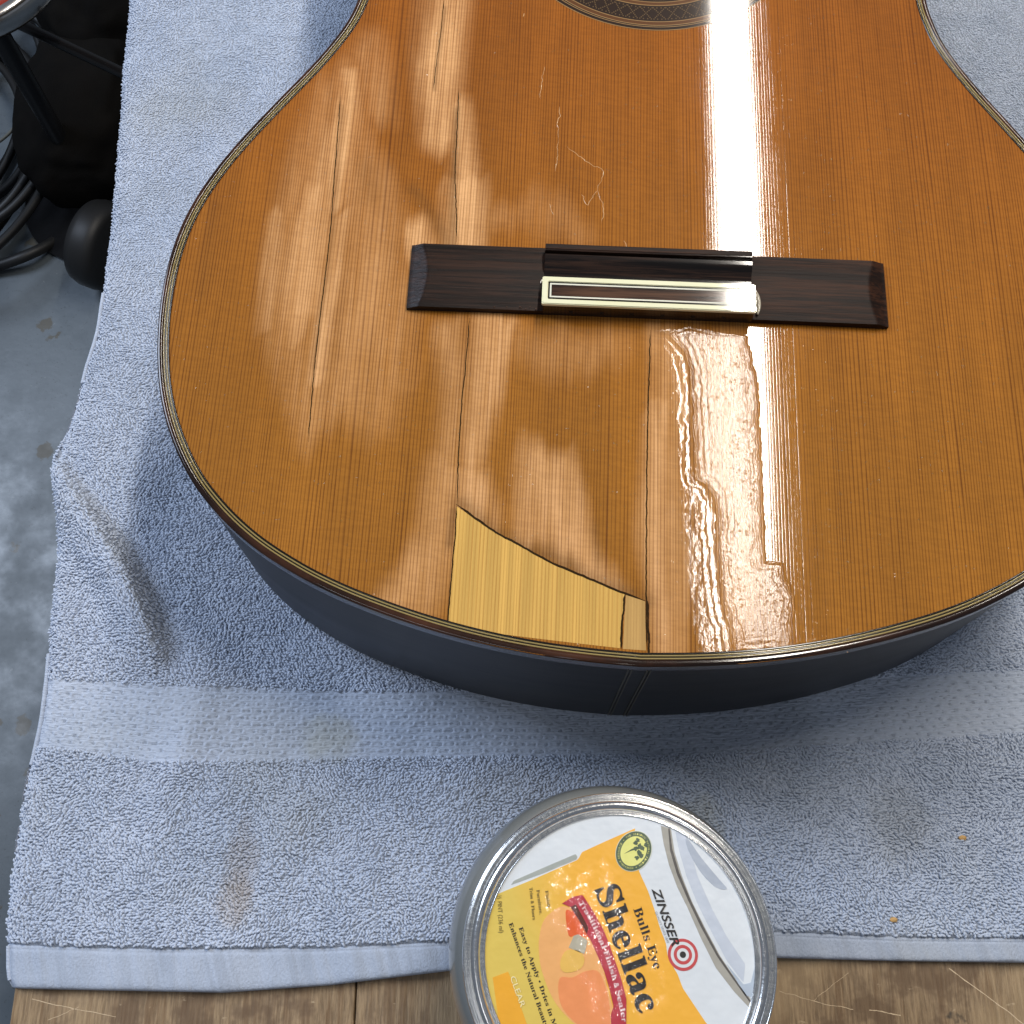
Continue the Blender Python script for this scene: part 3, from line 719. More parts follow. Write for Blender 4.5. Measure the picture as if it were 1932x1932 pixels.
def towel_col(n, v, x_, y_, dk=1.0):
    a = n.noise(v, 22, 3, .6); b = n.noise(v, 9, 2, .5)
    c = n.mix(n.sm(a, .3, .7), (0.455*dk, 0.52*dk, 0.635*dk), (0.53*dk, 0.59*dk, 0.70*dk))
    c = n.mix(n.sm(b, .55, .75, 0, .55), c, (0.46*dk, 0.49*dk, 0.52*dk))
    def spot(px, py, rx, ry, colr, amt):
        nonlocal c
        dx = n.m_('DIVIDE', n.m_('SUBTRACT', x_, px/1000), rx/1000); dy = n.m_('DIVIDE', n.m_('SUBTRACT', y_, py/1000), ry/1000)
        d2 = n.m_('ADD', n.m_('MULTIPLY', dx, dx), n.m_('MULTIPLY', dy, dy))
        d2 = n.m_('ADD', d2, n.m_('MULTIPLY', n.m_('SUBTRACT', n.noise(v, 150, 3), .5), 1.4))
        c = n.mix(n.sm(d2, 0, 1.2, amt, 0), c, tuple(k*dk for k in colr))
    P = [(-109.7,24),(-111.6,9.8),(-71.9,59.8),(76.8,38.5),(89.4,32.2),(-1.3,49),(159.3,38.5),(-77.2,75.1)]
    spot(*P[0], 8, 20, (0.34, 0.31, 0.30), .45); spot(*P[1], 10, 12, (0.42, 0.34, 0.26), .4)
    spot(*P[3], 12, 16, (0.40, 0.40, 0.34), .5); spot(*P[5], 26, 18, (0.36, 0.38, 0.41), .4)
    spot(*P[6], 16, 20, (0.34, 0.36, 0.38), .4); spot(*P[7], 14, 12, (0.40, 0.40, 0.33), .5)
    return c
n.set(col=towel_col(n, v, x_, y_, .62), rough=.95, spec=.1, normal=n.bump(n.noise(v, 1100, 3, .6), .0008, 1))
TBASE = n.m
n = NT('towel_loops'); v, x_, y_, z_ = n.xyz('world')
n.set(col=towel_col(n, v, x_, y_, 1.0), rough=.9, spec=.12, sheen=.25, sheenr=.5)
TLOOP = n.m
towel = empty('towel', (0.0, 0.2, 0.0)); tag(towel, 'pale blue terry bath towel spread under the guitar', 'towel')
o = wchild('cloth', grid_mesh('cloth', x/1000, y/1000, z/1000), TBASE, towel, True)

# loops of the pile, laid row by row
GP = None
cg, sg = math.cos(-GA), math.sin(-GA)
def toguitar(x, y):
    dx, dy = x/1000-GO[0], y/1000-GO[1]
    return dx*math.cos(GA)+dy*math.sin(GA), -dx*math.sin(GA)+dy*math.cos(GA)
sp_x, sp_y = 1.28, 1.02
gx1, gy1 = np.meshgrid(np.arange(-225, 325, sp_x), np.arange(-32, 512, sp_y))
gx1 = gx1+(np.arange(gx1.shape[0]) % 2)[:, None]*sp_x*.5
lx = (gx1+rng.normal(0, .26, gx1.shape)+vnoise(gx1/9, gy1/9, 11)*.9).ravel(); ly = (gy1+rng.normal(0, .20, gx1.shape)+vnoise(gx1/8, gy1/8, 12)*.9).ravel()
keep = (lx > xl(ly)-.1) & (ly > yhem(lx)+.5) & ~((ly < ybt(lx)-.6) & (ly > ybb(lx)+.6))
gu, gv = toguitar(lx, ly)
poly_in = [tuple(p) for p in offset(OUT, .012)[::6]]
keep &= ~inside(gu, gv, poly_in)
keep &= np.hypot(lx-30.6, ly+7.2) > 30
# outside the camera's reach
keep &= (ly > -30) & (lx < 40+ly*.55+215)
lx, ly = lx[keep], ly[keep]
e = .6
hz = th(lx, ly); dxh = (th(lx+e, ly)-hz)/e; dyh = (th(lx, ly+e)-hz)/e
dl = lx-xl(ly); lz = hz-6.0*np.exp(-(dl/3.0)**1.6)
az = vnoise(lx/14, ly/14, 21, 2)*1.9+vnoise(lx/4, ly/4, 22, 1)*.9+rng.normal(0, .45, len(lx))
ntilt = rng.normal(0, .30, len(lx))+vnoise(lx/7, ly/7, 23)*.6
edge = np.exp(-(dl/2.5)**2)
rx = ntilt+dyh*.7; ry = -dxh*.7-edge*.9
flatr = sstep(ly, 150, 330)
scl = (rng.uniform(.82, 1.22, len(lx)))*(1-.16*flatr)
scz = 1.35*(1.0-.35*flatr)*rng.uniform(.7, 1.3, len(lx))
me = bpy.data.meshes.new('terry_loops'); nvv = len(lx); me.vertices.add(nvv)
me.vertices.foreach_set('co', np.stack([lx/1000, ly/1000, lz/1000-.0001], 1).astype(np.float32).ravel())
a = me.attributes.new('rot', 'FLOAT_VECTOR', 'POINT'); a.data.foreach_set('vector', np.stack([rx, ry, az], 1).astype(np.float32).ravel())
a = me.attributes.new('scl', 'FLOAT_VECTOR', 'POINT'); a.data.foreach_set('vector', np.stack([scl*rng.uniform(.85, 1.2, nvv), scl, scz*scl], 1).astype(np.float32).ravel())
lo = wchild('terry_loops', me, TLOOP, towel); lo['kind'] = 'stuff'
ng = bpy.data.node_groups.new('loops', 'GeometryNodeTree')
ng.interface.new_socket('Geometry', in_out='INPUT', socket_type='NodeSocketGeometry'); ng.interface.new_socket('Geometry', in_out='OUTPUT', socket_type='NodeSocketGeometry')
N_ = ng.nodes; gi = N_.new('NodeGroupInput'); go = N_.new('NodeGroupOutput')
arc = N_.new('GeometryNodeCurveArc'); arc.inputs['Resolution'].default_value = 6; arc.inputs['Radius'].default_value = .00047
arc.inputs['Start Angle'].default_value = R(-12); arc.inputs['Sweep Angle'].default_value = R(204)
tr = N_.new('GeometryNodeTransform'); tr.inputs['Rotation'].default_value = (R(90), 0, 0)
cc = N_.new('GeometryNodeCurvePrimitiveCircle'); cc.inputs['Resolution'].default_value = 5; cc.inputs['Radius'].default_value = .00047
cm = N_.new('GeometryNodeCurveToMesh'); sm_ = N_.new('GeometryNodeSetMaterial'); sm_.inputs['Material'].default_value = TLOOP
ss = N_.new('GeometryNodeSetShadeSmooth')
ip = N_.new('GeometryNodeInstanceOnPoints')
na_ = N_.new('GeometryNodeInputNamedAttribute'); na_.data_type = 'FLOAT_VECTOR'; na_.inputs['Name'].default_value = 'rot'
nb_ = N_.new('GeometryNodeInputNamedAttribute'); nb_.data_type = 'FLOAT_VECTOR'; nb_.inputs['Name'].default_value = 'scl'
er = N_.new('FunctionNodeEulerToRotation')
Lk = ng.links.new
Lk(arc.outputs['Curve'], tr.inputs['Geometry']); Lk(tr.outputs['Geometry'], cm.inputs['Curve']); Lk(cc.outputs['Curve'], cm.inputs['Profile Curve'])
Lk(cm.outputs['Mesh'], ss.inputs[0]); Lk(ss.outputs[0], sm_.inputs['Geometry']); Lk(sm_.outputs['Geometry'], ip.inputs['Instance'])
Lk(gi.outputs[0], ip.inputs['Points']); Lk(na_.outputs[0], er.inputs[0]); Lk(er.outputs[0], ip.inputs['Rotation']); Lk(nb_.outputs[0], ip.inputs['Scale'])
Lk(ip.outputs[0], go.inputs[0])
md = lo.modifiers.new('loops', 'NODES'); md.node_group = ng

# woven band: flat threads with rows of little pits
n = NT('towel_weave'); v, x_, y_, z_ = n.xyz('world')
thr = n.noise(n.vec(n.m_('MULTIPLY', x_, 350), n.m_('MULTIPLY', y_, 1900), 0.0), 1, 3, .6)
n.set(col=n.mix(n.sm(thr, .3, .7), towel_col(n, v, x_, y_, .82), towel_col(n, v, x_, y_, .99)), rough=.85, spec=.15, sheen=.2, normal=n.bump(thr, .0005, .9))
WEAVE = n.m
nr, nc = 90, 1150
S, T = np.meshgrid(np.linspace(0, 1, nc), np.linspace(0, 1, nr))
xx_ = -212+S*(XR+212); top_ = ybt(xx_)+.9; bot_ = ybb(xx_)-.9
y = bot_+T*(top_-bot_); x = np.maximum(xx_, xl(y)+.2)
uu = x+1.2*vnoise(x/30, y/30, 7); vv_ = (y-(ybt(x)+ybb(x))/2)+1.0*vnoise(x/40, y/30, 9)
rw = np.round(vv_/2.9); cx_ = (uu/5.0+.5*(rw % 2)+.30*vnoise(uu/9, rw*3.3, 3)) % 1-.5; cy_ = vv_/2.9-rw
pit = np.exp(-((cx_*5.4/.75)**2+((cy_*2.9)/.55)**2)); bumpy = np.exp(-(((cx_*5.4-1.1)/.7)**2+((cy_*2.9)/.6)**2))
z = th(x, y)+.25-.95*pit*(.6+.5*vnoise(uu/5, vv_/3, 15))+.60*bumpy+.12*np.sin(vv_*2*np.pi/1.0+vnoise(uu/8, vv_/3, 6)*2)+.42*vnoise(uu/2.1, vv_/.6, 5, 2)
edge_ = np.minimum(T, 1-T)*(top_-bot_); z -= .9*np.exp(-(edge_/.8)**2)
dl = x-xl(y); z -= 6.0*np.exp(-(dl/3.0)**1.6)
wchild('woven_band', grid_mesh('woven_band', x/1000, y/1000, z/1000), WEAVE, towel, True)
# hem
n = NT('towel_hem'); v, x_, y_, z_ = n.xyz('world')
thr = n.noise(n.vec(n.m_('MULTIPLY', x_, 1300), n.m_('MULTIPLY', y_, 900), 0.0), 1, 3, .6)
wrinkle = n.noise(n.vec(n.m_('MULTIPLY', n.m_('ADD', x_, n.m_('MULTIPLY', y_, .3)), 150), n.m_('MULTIPLY', y_, 14), 4.0), 1, 3, .6)
hc = n.mix(n.sm(thr, .3, .7), towel_col(n, v, x_, y_, .76), towel_col(n, v, x_, y_, .9))
n.set(col=n.mix(n.sm(wrinkle, .48, .66, 0, .5), hc, (.31, .35, .42)), rough=.9, spec=.1, normal=n.bump(n.m_('ADD', thr, wrinkle), .0005, .8))  # streaks paint wrinkle shading into the hem colour
HEM = n.m
nr, nc = 40, 1000
S, T = np.meshgrid(np.linspace(0, 1, nc), np.linspace(0, 1, nr))
xx_ = -212+S*(XR+212); bot_ = yb(xx_)-.3; top_ = yhem(xx_)+.6
y = bot_+T*(top_-bot_); x = np.maximum(xx_, xl(y)+.1)
lean = (y-yhem(x))*.35
wr = vnoise((x+lean)/7, y/60, 31, 3); fine_ = vnoise((x)/.9, y/1.6, 33, 1)
prof_ = np.sqrt(np.clip(1-np.abs(2*T-1)**6, 0, 1))
z = .6+np.maximum(th(x, y)-.6, 2.6)*prof_**.5*.95+1.3*wr*prof_+.05*fine_
z = np.where(T > .96, z-.3, z); z -= .35*np.exp(-((y-(yhem(x)-1.6))/.35)**2)
dl = x-xl(y); z -= 4.5*np.exp(-(dl/2.5)**1.6)
wchild('hem', grid_mesh('hem', x/1000, y/1000, z/1000), HEM, towel, True)
# selvedge: smooth rolled strip along the left edge
for ya_, yz_ in ([(-205.9,244.5),(-202.2,294)], [(-201.3,64.4),(-205.1,112)], [(-199,-19.6),(-201,-7)]):
  ys = np.linspace(ya_[1], yz_[1], 120)
  P = np.stack([xl(ys)+1.0+.25*vnoise(ys/6, ys*0, 3), ys, th(xl(ys)+1, ys)-3.4+.2*vnoise(ys/4, ys*0, 5)], 1)/1000
  wchild('selvedge', tube_mesh('selvedge', P, .0010, 8), WEAVE, towel, True)
CR = flat('tan_crumb', (.55, .33, .12), .6)
for (px, py), lab in zip([(184.7,34.3),(153,2.8)], ('tan wood crumb lying on the towel right of the jar', 'tan wood crumb near the towel hem right of the jar')):
    bm = bmesh.new(); bmesh.ops.create_icosphere(bm, subdivisions=2, radius=.0013)
    for q in bm.verts: q.co = Vector((q.co.x*1.3, q.co.y*.8, q.co.z*.6))*(1+.3*mn.noise(q.co*1500))
    me = bpy.data.meshes.new('wood_crumb'); bm.to_mesh(me); bm.free()
    o = link('wood_crumb', me, CR, None, False, (px/1000, py/1000, float(th(np.array([px]), np.array([py]))[0])/1000+.0009)); tag(o, lab, 'wood crumb')

# ------------------------------------------------------------ jar of shellac
JX, JY, JT = 0.0306, -0.0072, 0.140
jar = empty('shellac_jar', (JX, JY, 0.0045)); tag(jar, 'glass jar with silver screw ring and a cut out shellac label under it', 'jar')
JH = JT-.0045
def jl(name, me, mat, parent=jar, smooth=True): return link(name, me, mat, parent, smooth)
n = NT('jar_glass'); v, x_, y_, z_ = n.xyz('Object')
n.set(col=(.62, .64, .58), rough=.06, trans=.0, spec=.6)
gl = n.mix(n.sm(z_, .085, .118), (0.050, 0.042, 0.020), (0.17, 0.175, 0.165))
n.set(col=gl, coat=1, coatr=.03, rough=.3)
GLASS = n.m
jl('jar_body', lathe('jar_body', [(0, 0), (.036, 0), (.0475, .003), (.0500, .010), (.0505, .040), (.0505, .100), (.0500, .108), (.0485, .114), (.0455, .118), (.0425, .120), (.0415, .117), (.0412, .131)], 128), GLASS)
n = NT('tinplate'); v, x_, y_, z_ = n.xyz('Object')
ang = n.m_('ARCTAN2', y_, x_)
rad = n.m_('SQRT', n.m_('ADD', n.m_('MULTIPLY', x_, x_), n.m_('MULTIPLY', y_, y_)))
s1 = n.noise(n.vec(n.m_('MULTIPLY', ang, 90), n.m_('MULTIPLY', rad, 500), n.m_('MULTIPLY', z_, 60)), 1, 4, .7)
s2 = n.noise(v, 500, 4, .7)
n.set(col=n.mix(n.sm(s2, .3, .7), (.86, .86, .85), (.98, .98, .96)), metal=1, rough=n.sm(s1, .3, .7, .12, .24), normal=n.bump(n.m_('ADD', s1, s2), .000012, .6))
TIN = n.m
rp = [(.0436, -.0170), (.0449, -.0175), (.0452, -.0168), (.0449, -.0160), (.0443, -.0154), (.0440, -.0140), (.0444, -.0125), (.0439, -.0110), (.0444, -.0092), (.0439, -.0078), (.0442, -.0055), (.0445, -.0034),
      (.0448, -.0018), (.0447, -.0008), (.0443, -.0004), (.0438, -.0010), (.0434, -.0016), (.0430, -.0014), (.0426, -.0002), (.0420, .0008), (.0412, .0013), (.0404, .0011), (.0397, .0003), (.0393, -.0007), (.0389, -.0008), (.0386, -.0002), (.0382, -.0004), (.0384, -.0012)]
P = catmull(rp, 3)
o = jl('screw_ring', lathe('screw_ring', [(p[0], p[1]+JH) for p in P], 256), TIN)
LZ = JH-.0007
lid = empty('lid', (0, 0, LZ), 0, jar)
n = NT('label_paper'); v, x_, y_, z_ = n.xyz('Object')
n.set(col=n.mix(n.noise(v, 90, 3), (.60, .63, .65), (.70, .73, .74)), rough=.35, coat=.6, coatr=.15, normal=n.bump(n.noise(v, 180, 2), .0006, .4))
PAPER = n.m
lidr = .0386
jl('lid_disc', prism('lid_disc', [(lidr*math.cos(a), lidr*math.sin(a)) for a in np.linspace(0, 2*math.pi, 128, endpoint=False)], -.0008, 0), PAPER, lid, False)
LAY = [0]
def clip(poly, r_=lidr*1000-.25):
    """keep a densified polygon inside the lid circle (mm)"""
    Q = resample(np.array(poly, float), max(60, len(poly)*10), True)
    d = np.hypot(Q[:, 0], Q[:, 1]); k = np.minimum(1, r_/np.maximum(d, 1e-6)); Q = Q*k[:, None]
    out = [Q[0]]
    for q in Q[1:]:
        if np.hypot(*(q-out[-1])) > .12: out.append(q)
    if np.hypot(*(out[0]-out[-1])) < .12: out.pop()
    return out
def art(name, poly, c, layer, rough=.3, mat=None, smooth=0):
    if smooth: poly = catmull(poly, smooth, True)
    Q = clip(poly); z_ = .00006*layer
    me = prism(name, [tuple(q/1000) for q in Q], 0, z_)
    return jl(name, me, mat or ink(name, c, rough), lid, False)
def ink(name, c, rough=.3):
    n = NT(name+'_ink'); v, x_, y_, z_ = n.xyz('Object')
    n.set(col=n.mix(n.noise(v, 150, 4, .6), tuple(k*.9 for k in c), tuple(min(1, k*1.08) for k in c)), rough=rough, coat=.5, coatr=.12, normal=n.bump(n.noise(v, 180, 2), .0006, .4))
    return n.m
# yellow field with a colour print gradient: yellow at the left, orange to the right
n = NT('yellow_print'); v, x_, y_, z_ = n.xyz('Object')
g_ = n.sm(n.m_('ADD', n.m_('ADD', n.m_('MULTIPLY', x_, 1000), n.m_('MULTIPLY', y_, 450)), n.m_('MULTIPLY', n.noise(v, 60, 3), 8)), -26, 6)
n.set(col=n.mix(g_, (.68, .50, .10), (.84, .42, .045)), rough=.3, coat=.6, coatr=.12, normal=n.bump(n.noise(v, 180, 2), .0006, .4)); YEL = n.m
art('yellow_field', [(5.72,34.52),(5.15,30.87),(6.33,22.64),(8.77,17.07),(10.4,12.06),(11.76,7.1),(13.29,2.93),(13.56,-0.23),(14.78,-2.89),(16.12,-5.05),(17.47,-8.87),(21.28,-14.54),(23.63,-18.01),(28.83,-24.3),(35.29,-32.94),(14.82,-39.64),(-5.28,-44.05),(-29.1,-39.64),(-38.24,-21.53),(-40.54,2.2),(-39.08,14.05),(-33.26,16.81),(-24.73,20.1),(-11.27,25.71),(-10.15,27.77),(-3.06,30.87)], None, 1, mat=YEL)
art('grey_strip', [(-30.87,18.68),(-30.07,19.85),(-21.49,23.41),(-12.04,27.25),(-11.36,26.48),(-11.8,25.71),(-21.51,21.88)], (.36, .38, .34), 1)
art('orange_strip', [(-36.04,-6.11),(-31.64,-4.57),(-29.05,-11.25),(-26.51,-18.01),(-22,-28.41),(-29.09,-30.68),(-33.66,-21.53)], (.80, .38, .03), 2)
art('fruit_disc', [(-16.53,12.75),(-21.1,9.56),(-22.72,4.91),(-22.94,0.73),(-22.14,-4.45),(-19.11,-11.6),(-14.79,-16.63),(-10.46,-19.63),(-3.94,-21.22),(-1.64,-17.63),(-3.59,-9.57),(-5.58,-1.35),(-9.85,7.02),(-13.14,11.69)], (.80, .40, .14), 2, smooth=4)
art('fruit_shade', [(-17.15,-6.3),(-17.35,-11.6),(-15.21,-15.63),(-10.45,-19.23),(-4.36,-20.62),(-3.27,-13.62),(-5.68,-5.07),(-9.67,-4.45),(-13.49,-6.09)], (.80, .28, .10), 3, smooth=4)
art('red_shade', [(-15.19,11.26),(-14.4,4.91),(-12.15,5.12),(-8.11,4.49),(-9.38,7.86),(-12.03,10.83),(-13.82,11.69)], (.72, .12, .03), 3, smooth=3)
art('yellow_shade', [(-16.75,-1.35),(-14.91,1.14),(-11.34,0.73),(-10.04,-1.35),(-11.21,-3.83),(-15.02,-4.86),(-16.78,-3.83)], (.76, .46, .10), 4, smooth=3)
art('grey_block', [(-14.46,1.77),(-12.94,4.91),(-11.69,5.33),(-9.03,3.65),(-10.01,0.1),(-11.12,0.41)], (.42, .38, .28), 4)
# picture of a can rim at the right of the label
n8 = [(13.35,35.3),(13.92,30.35),(15.24,24.17),(17.33,18.07),(19.95,12.56),(23.42,4.15),(27.12,-3.61),(31.88,-9.82),(36.19,-14.31),(36.38,-11.72),(32.15,-6.01),(28.38,-0.23),(24.65,7.1),(21.36,14.05),(18.83,21.11),(17.03,27.77),(16.29,34.52)]
art('can_rim_shade', n8, (.36, .34, .29), 1)
art('can_rim_line', [(15.92,34.62),(16.38,28.8),(18.08,22.13),(20.87,14.81),(24.15,7.59),(28.12,-0.23),(32.13,-6.25),(36.35,-12.19),(36.48,-13.13),(32.08,-6.97),(27.72,-0.72),(23.6,7.1),(20.32,14.3),(17.41,21.62),(15.71,28.28),(15.48,34.52)], (.10, .09, .08), 2)
art('can_wall_shade', [(17.59,33.47),(18.4,28.28),(20.16,21.11),(22.92,13.55),(26.66,5.63),(30.37,-1.68),(34.64,-7.45),(35.51,-2.65),(30.8,4.64),(27.07,12.06),(23.37,21.11),(21.66,28.8),(20.27,32.95)], (.52, .56, .62), 1)
art('can_inner_shade', [(20.76,31.91),(24.74,26.22),(29.71,20.1),(31.68,17.57),(28.51,18.07),(24.5,22.13),(21.09,28.28)], (.38, .42, .48), 2, smooth=3)
art('can_corner_shade', [(30.3,-2.65),(34.91,-10.77),(36.94,-11.25),(38.08,-6.49),(38.89,-2.65),(38.04,-3.61),(36.71,-7.45),(34.6,-7.92)], (.42, .48, .55), 2)
# ribbon
rl_ = [(-16.17,13.61),(-13.81,12.65),(-11.17,8.71),(-8.13,3.65),(-6.22,-0.52),(-4.55,-4.45),(-3.14,-9.16),(-2.17,-13.62),(-3.01,-15.63),(-2.99,-18.63)]
rr_ = [(1.17,-18.63),(1.33,-15.63),(1.47,-11.6),(0.27,-6.71),(-1.14,-2.39),(-2.78,2.39),(-4.45,6.59),(-7.47,11.9),(-10.22,15.97),(-13.07,15.44)]
art('red_ribbon', rl_+rr_, (.44, .035, .05), 5)
art('ribbon_fold', [(-13.69,12.65),(-12.2,13.4),(-9.8,9.13),(-8.72,7.02),(-9.22,5.33),(-11.39,9.13)], (.10, .02, .01), 6)
def text(name, body, p0, p1, h, c, layer, shear=0.0, bold=0.0, parent=None):
    """flat lettering from p0 to p1 (mm on the lid), cap height h mm"""
    cu = bpy.data.curves.new(name, 'FONT'); cu.body = body; cu.size = 1; cu.shear = shear; cu.offset = bold; cu.resolution_u = 3
    t = bpy.data.objects.new(name, cu); col.objects.link(t)
    bpy.context.view_layer.update()
    me = bpy.data.meshes.new_from_object(t.evaluated_get(bpy.context.evaluated_depsgraph_get()))
    bpy.data.objects.remove(t)
    k = len(me.vertices)
    if not k: return None
    co = np.empty(k*3, np.float32); me.vertices.foreach_get('co', co); co = co.reshape(-1, 3)
    x0, x1 = co[:, 0].min(), co[:, 0].max()
    p0 = np.array(p0); p1 = np.array(p1); L = np.linalg.norm(p1-p0); d = (p1-p0)/L; u = np.array([-d[1], d[0]])
    X_ = (co[:, 0]-x0)/(x1-x0)*L; Y_ = co[:, 1]/.73*h
    Q = p0[None]+X_[:, None]*d+Y_[:, None]*u
    me.vertices.foreach_set('co', np.c_[Q/1000, np.full(k, .00006*layer+.00003)].astype(np.float32).ravel()); me.update()
    return link(name, me, c if not isinstance(c, tuple) else ink(name, c), parent or lid, False)
def serif(s):
    out = ''
    for ch in s:
        if 'A' <= ch <= 'Z': out += chr(0x1D400+ord(ch)-65)
        elif 'a' <= ch <= 'z': out += chr(0x1D41A+ord(ch)-97)
        else: out += ch
    return out
INK = ink('black', (.025, .022, .02), .3)
T_ = [(9.85,17.57),(15.02,1.96),(4.32,12.06),(9.68,-4.09),(-6.55,17.32),(4.9,-15.72),(10.53,11.31),(13.66,2.93)]
text('lettering', 'ZINSSER', T_[0], T_[1], 2.5, INK, 3, .25, .018)
text('lettering', serif('Bulls Eye'), T_[2], T_[3], 2.6, INK, 3)
text('lettering', serif('Shellac'), T_[4], T_[5], 7.4, INK, 4, 0, .012)
text('lettering', 'QUALITY SINCE 1849', T_[6], T_[7], .62, ink('grey', (.28, .28, .27)), 3)
T_ = [(-28.68,7.02),(-18.36,-20.82),(-31.57,8.18),(-20.66,-21.41),(-23.53,17.27),(-22.67,10.62),(-25.58,17.92),(-24.67,9.13),(-21.02,17.05),(-20.34,12.5),(-34.88,15.76),(-34.24,5.65),(-31.15,-6.09),(-28.17,-13.92)]
text('lettering', serif('Easy to Apply • Dries in Min'), T_[0], T_[1], 1.25, INK, 3)
text('lettering', serif('Enhances the Natural Beauty of'), T_[2], T_[3], 1.25, INK, 3)
GI = ink('brown', (.14, .10, .03))
text('lettering', serif('Furniture,'), T_[4], T_[5], .95, GI, 3)
text('lettering', serif('Trim & Floors'), T_[6], T_[7], .95, GI, 3)
text('lettering', serif('Finish'), T_[8], T_[9], .95, GI, 3)
text('lettering', '½ PINT (236 ml)', T_[10], T_[11], 1.3, GI, 3)
text('lettering', 'CLEAR', T_[12], T_[13], 1.6, ink('cream', (.86, .74, .40)), 4)
# white lettering along the ribbon
WH = ink('white', (.78, .62, .60))
RC = catmull([(-11.4,13.61),(-8.88,9.77),(-6.52,5.12),(-4.42,0.1),(-2.68,-5.27),(-1.4,-10.18),(-0.25,-15.43),(0.08,-18.63)], 10)
dd = np.r_[0, np.cumsum(np.linalg.norm(np.diff(RC, axis=0), axis=1))]
sx_ = serif('Traditional Finish & Sealer'); wds = [(.35 if ch == ' ' else (.62 if ch in serif('ilrtj') else 1.0)) for ch in sx_]
tot = sum(wds); pos = 0
for ch, wdd in zip(sx_, wds):
    if ch != ' ':
        a0 = pos/tot*dd[-1]*.97; a1 = (pos+wdd*.88)/tot*dd[-1]*.97
        q0 = np.array([np.interp(a0, dd, RC[:, k]) for k in (0, 1)]); q1 = np.array([np.interp(a1, dd, RC[:, k]) for k in (0, 1)])
        text('ribbon_letter', ch, q0, q1, 1.55, WH, 7)
    pos += wdd
# target
C_ = [(17.95,-0.13)][0]
RED = ink('target_red', (.52, .07, .07)); PW = ink('target_white', (.66, .67, .66))
def disc(name, c, r_, layer, mat, ry=None, ang=0, n_=48):
    a = np.linspace(0, 2*math.pi, n_, endpoint=False); ry = ry or r_
    X_ = r_*np.cos(a); Y_ = ry*np.sin(a); ca, sa = math.cos(ang), math.sin(ang)
    me = prism(name, [((c[0]+p*ca-q*sa)/1000, (c[1]+p*sa+q*ca)/1000) for p, q in zip(X_, Y_)], 0, .00006*layer)
    return jl(name, me, mat, lid, False)
pxm = .3472*.15*1.0
for r_, l_, m_ in ((82, 2, RED), (66, 2.3, PW), (50, 2.6, RED), (33, 2.9, PW), (17, 3.2, INK)):
    disc('target_ring', C_, r_*pxm, l_, m_)
# oval seal with a tree
SC_ = [(5.04,28.08),(8.52,32.85),(1.64,23.25),(0.16,30.35),(10.21,25.71)]
c0 = np.array(SC_[0]); ax_ = np.array(SC_[1])-np.array(SC_[2]); a_ = math.atan2(ax_[1], ax_[0]); ra = np.hypot(*ax_)/2; rb = ra*.82
GRN = ink('seal_green', (.085, .12, .07)); YL = ink('seal_yellow', (.74, .72, .22))
disc('seal_rim', c0, ra+.15, 2.4, ink('seal_pale', (.62, .64, .48)), rb+.15, a_); disc('seal_ring', c0, ra, 2.8, GRN, rb, a_); disc('seal_face', c0, ra*.76, 3.2, YL, rb*.74, a_)
msg = 'THE ORIGINAL NATURAL FINISH • RENEWABLE RESOURCE • '
for i, ch in enumerate(msg):
    if ch == ' ': continue
    a = a_+1.2-2*math.pi*i/len(msg); b = a-.085
    def ep(t): return c0+np.array([(ra*.82*math.cos(t-a_))*math.cos(a_)-(rb*.80*math.sin(t-a_))*math.sin(a_), (ra*.82*math.cos(t-a_))*math.sin(a_)+(rb*.80*math.sin(t-a_))*math.cos(a_)])
    text('seal_letter', ch, ep(a), ep(b), .52, YL, 3.4)
tr0 = [(2.1,27.25),(4.41,28.39),(5.61,28.8),(6.88,29.58),(7.65,28.8),(6.64,27.77),(7.3,26.74),(5.94,26.22),(8.67,29.83),(5.67,30.35),(6.4,31.13),(6.78,27.25)]
art('tree_trunk', [tr0[0], (tr0[1][0], tr0[1][1]+.25), (tr0[3][0], tr0[3][1]), (tr0[4][0], tr0[4][1]), (tr0[1][0], tr0[1][1]-.2)], (.10, .12, .05), 3.7, mat=GRN)
for k in (2, 3, 4, 5, 6, 7, 8, 9, 10, 11):
    q = [(tr0[k][0]+(.62+.2*math.sin(k*3+j*2.1))*math.cos(j*.52), tr0[k][1]+(.62+.2*math.cos(k*5+j*1.7))*math.sin(j*.52)) for j in range(12)]
    art('tree_leaves', q, None, 3.75+k*.03, mat=GRN)
# film of dried clear shellac, wrinkled, over the middle of the label
n = NT('clear_shellac'); v, x_, y_, z_ = n.xyz('Object')
for l_ in list(n.t.links):
    if l_.to_node == n.out: n.t.links.remove(l_)
gls = n.n('ShaderNodeBsdfGlossy'); gls.inputs['Roughness'].default_value = .13; tra = n.n('ShaderNodeBsdfTransparent'); fr = n.n('ShaderNodeFresnel'); fr.inputs[0].default_value = 1.5
bp = n.bump(n.noise(v, 1500, 2, .6), .00004, .6); n.put(gls.inputs['Normal'], bp)
fc = n.m_('MULTIPLY', n.attr('film'), .16); n.put(gls.inputs['Color'], n.mix(fc, (0, 0, 0), (1, 1, 1)))
mx = n.n('ShaderNodeAddShader'); n.put(mx.inputs[0], tra.outputs[0]); n.put(mx.inputs[1], gls.outputs[0]); n.put(n.out.inputs[0], mx.outputs[0])
FP = [(-21.56,17.07),(-17.22,22.64),(-10.76,24.17),(-3.17,27.25),(-1.24,20.1),(1.74,14.05),(10.97,7.1),(13.17,-1.68),(14.2,-12.19),(8.89,-15.95),(-1.43,-17.82),(-8.55,-15.95),(-11.44,-7.45),(-14.38,2.2),(-21.61,11.06)]
gx_, gy_ = np.meshgrid(np.arange(-22, 22, .1), np.arange(-34, 30, .1))
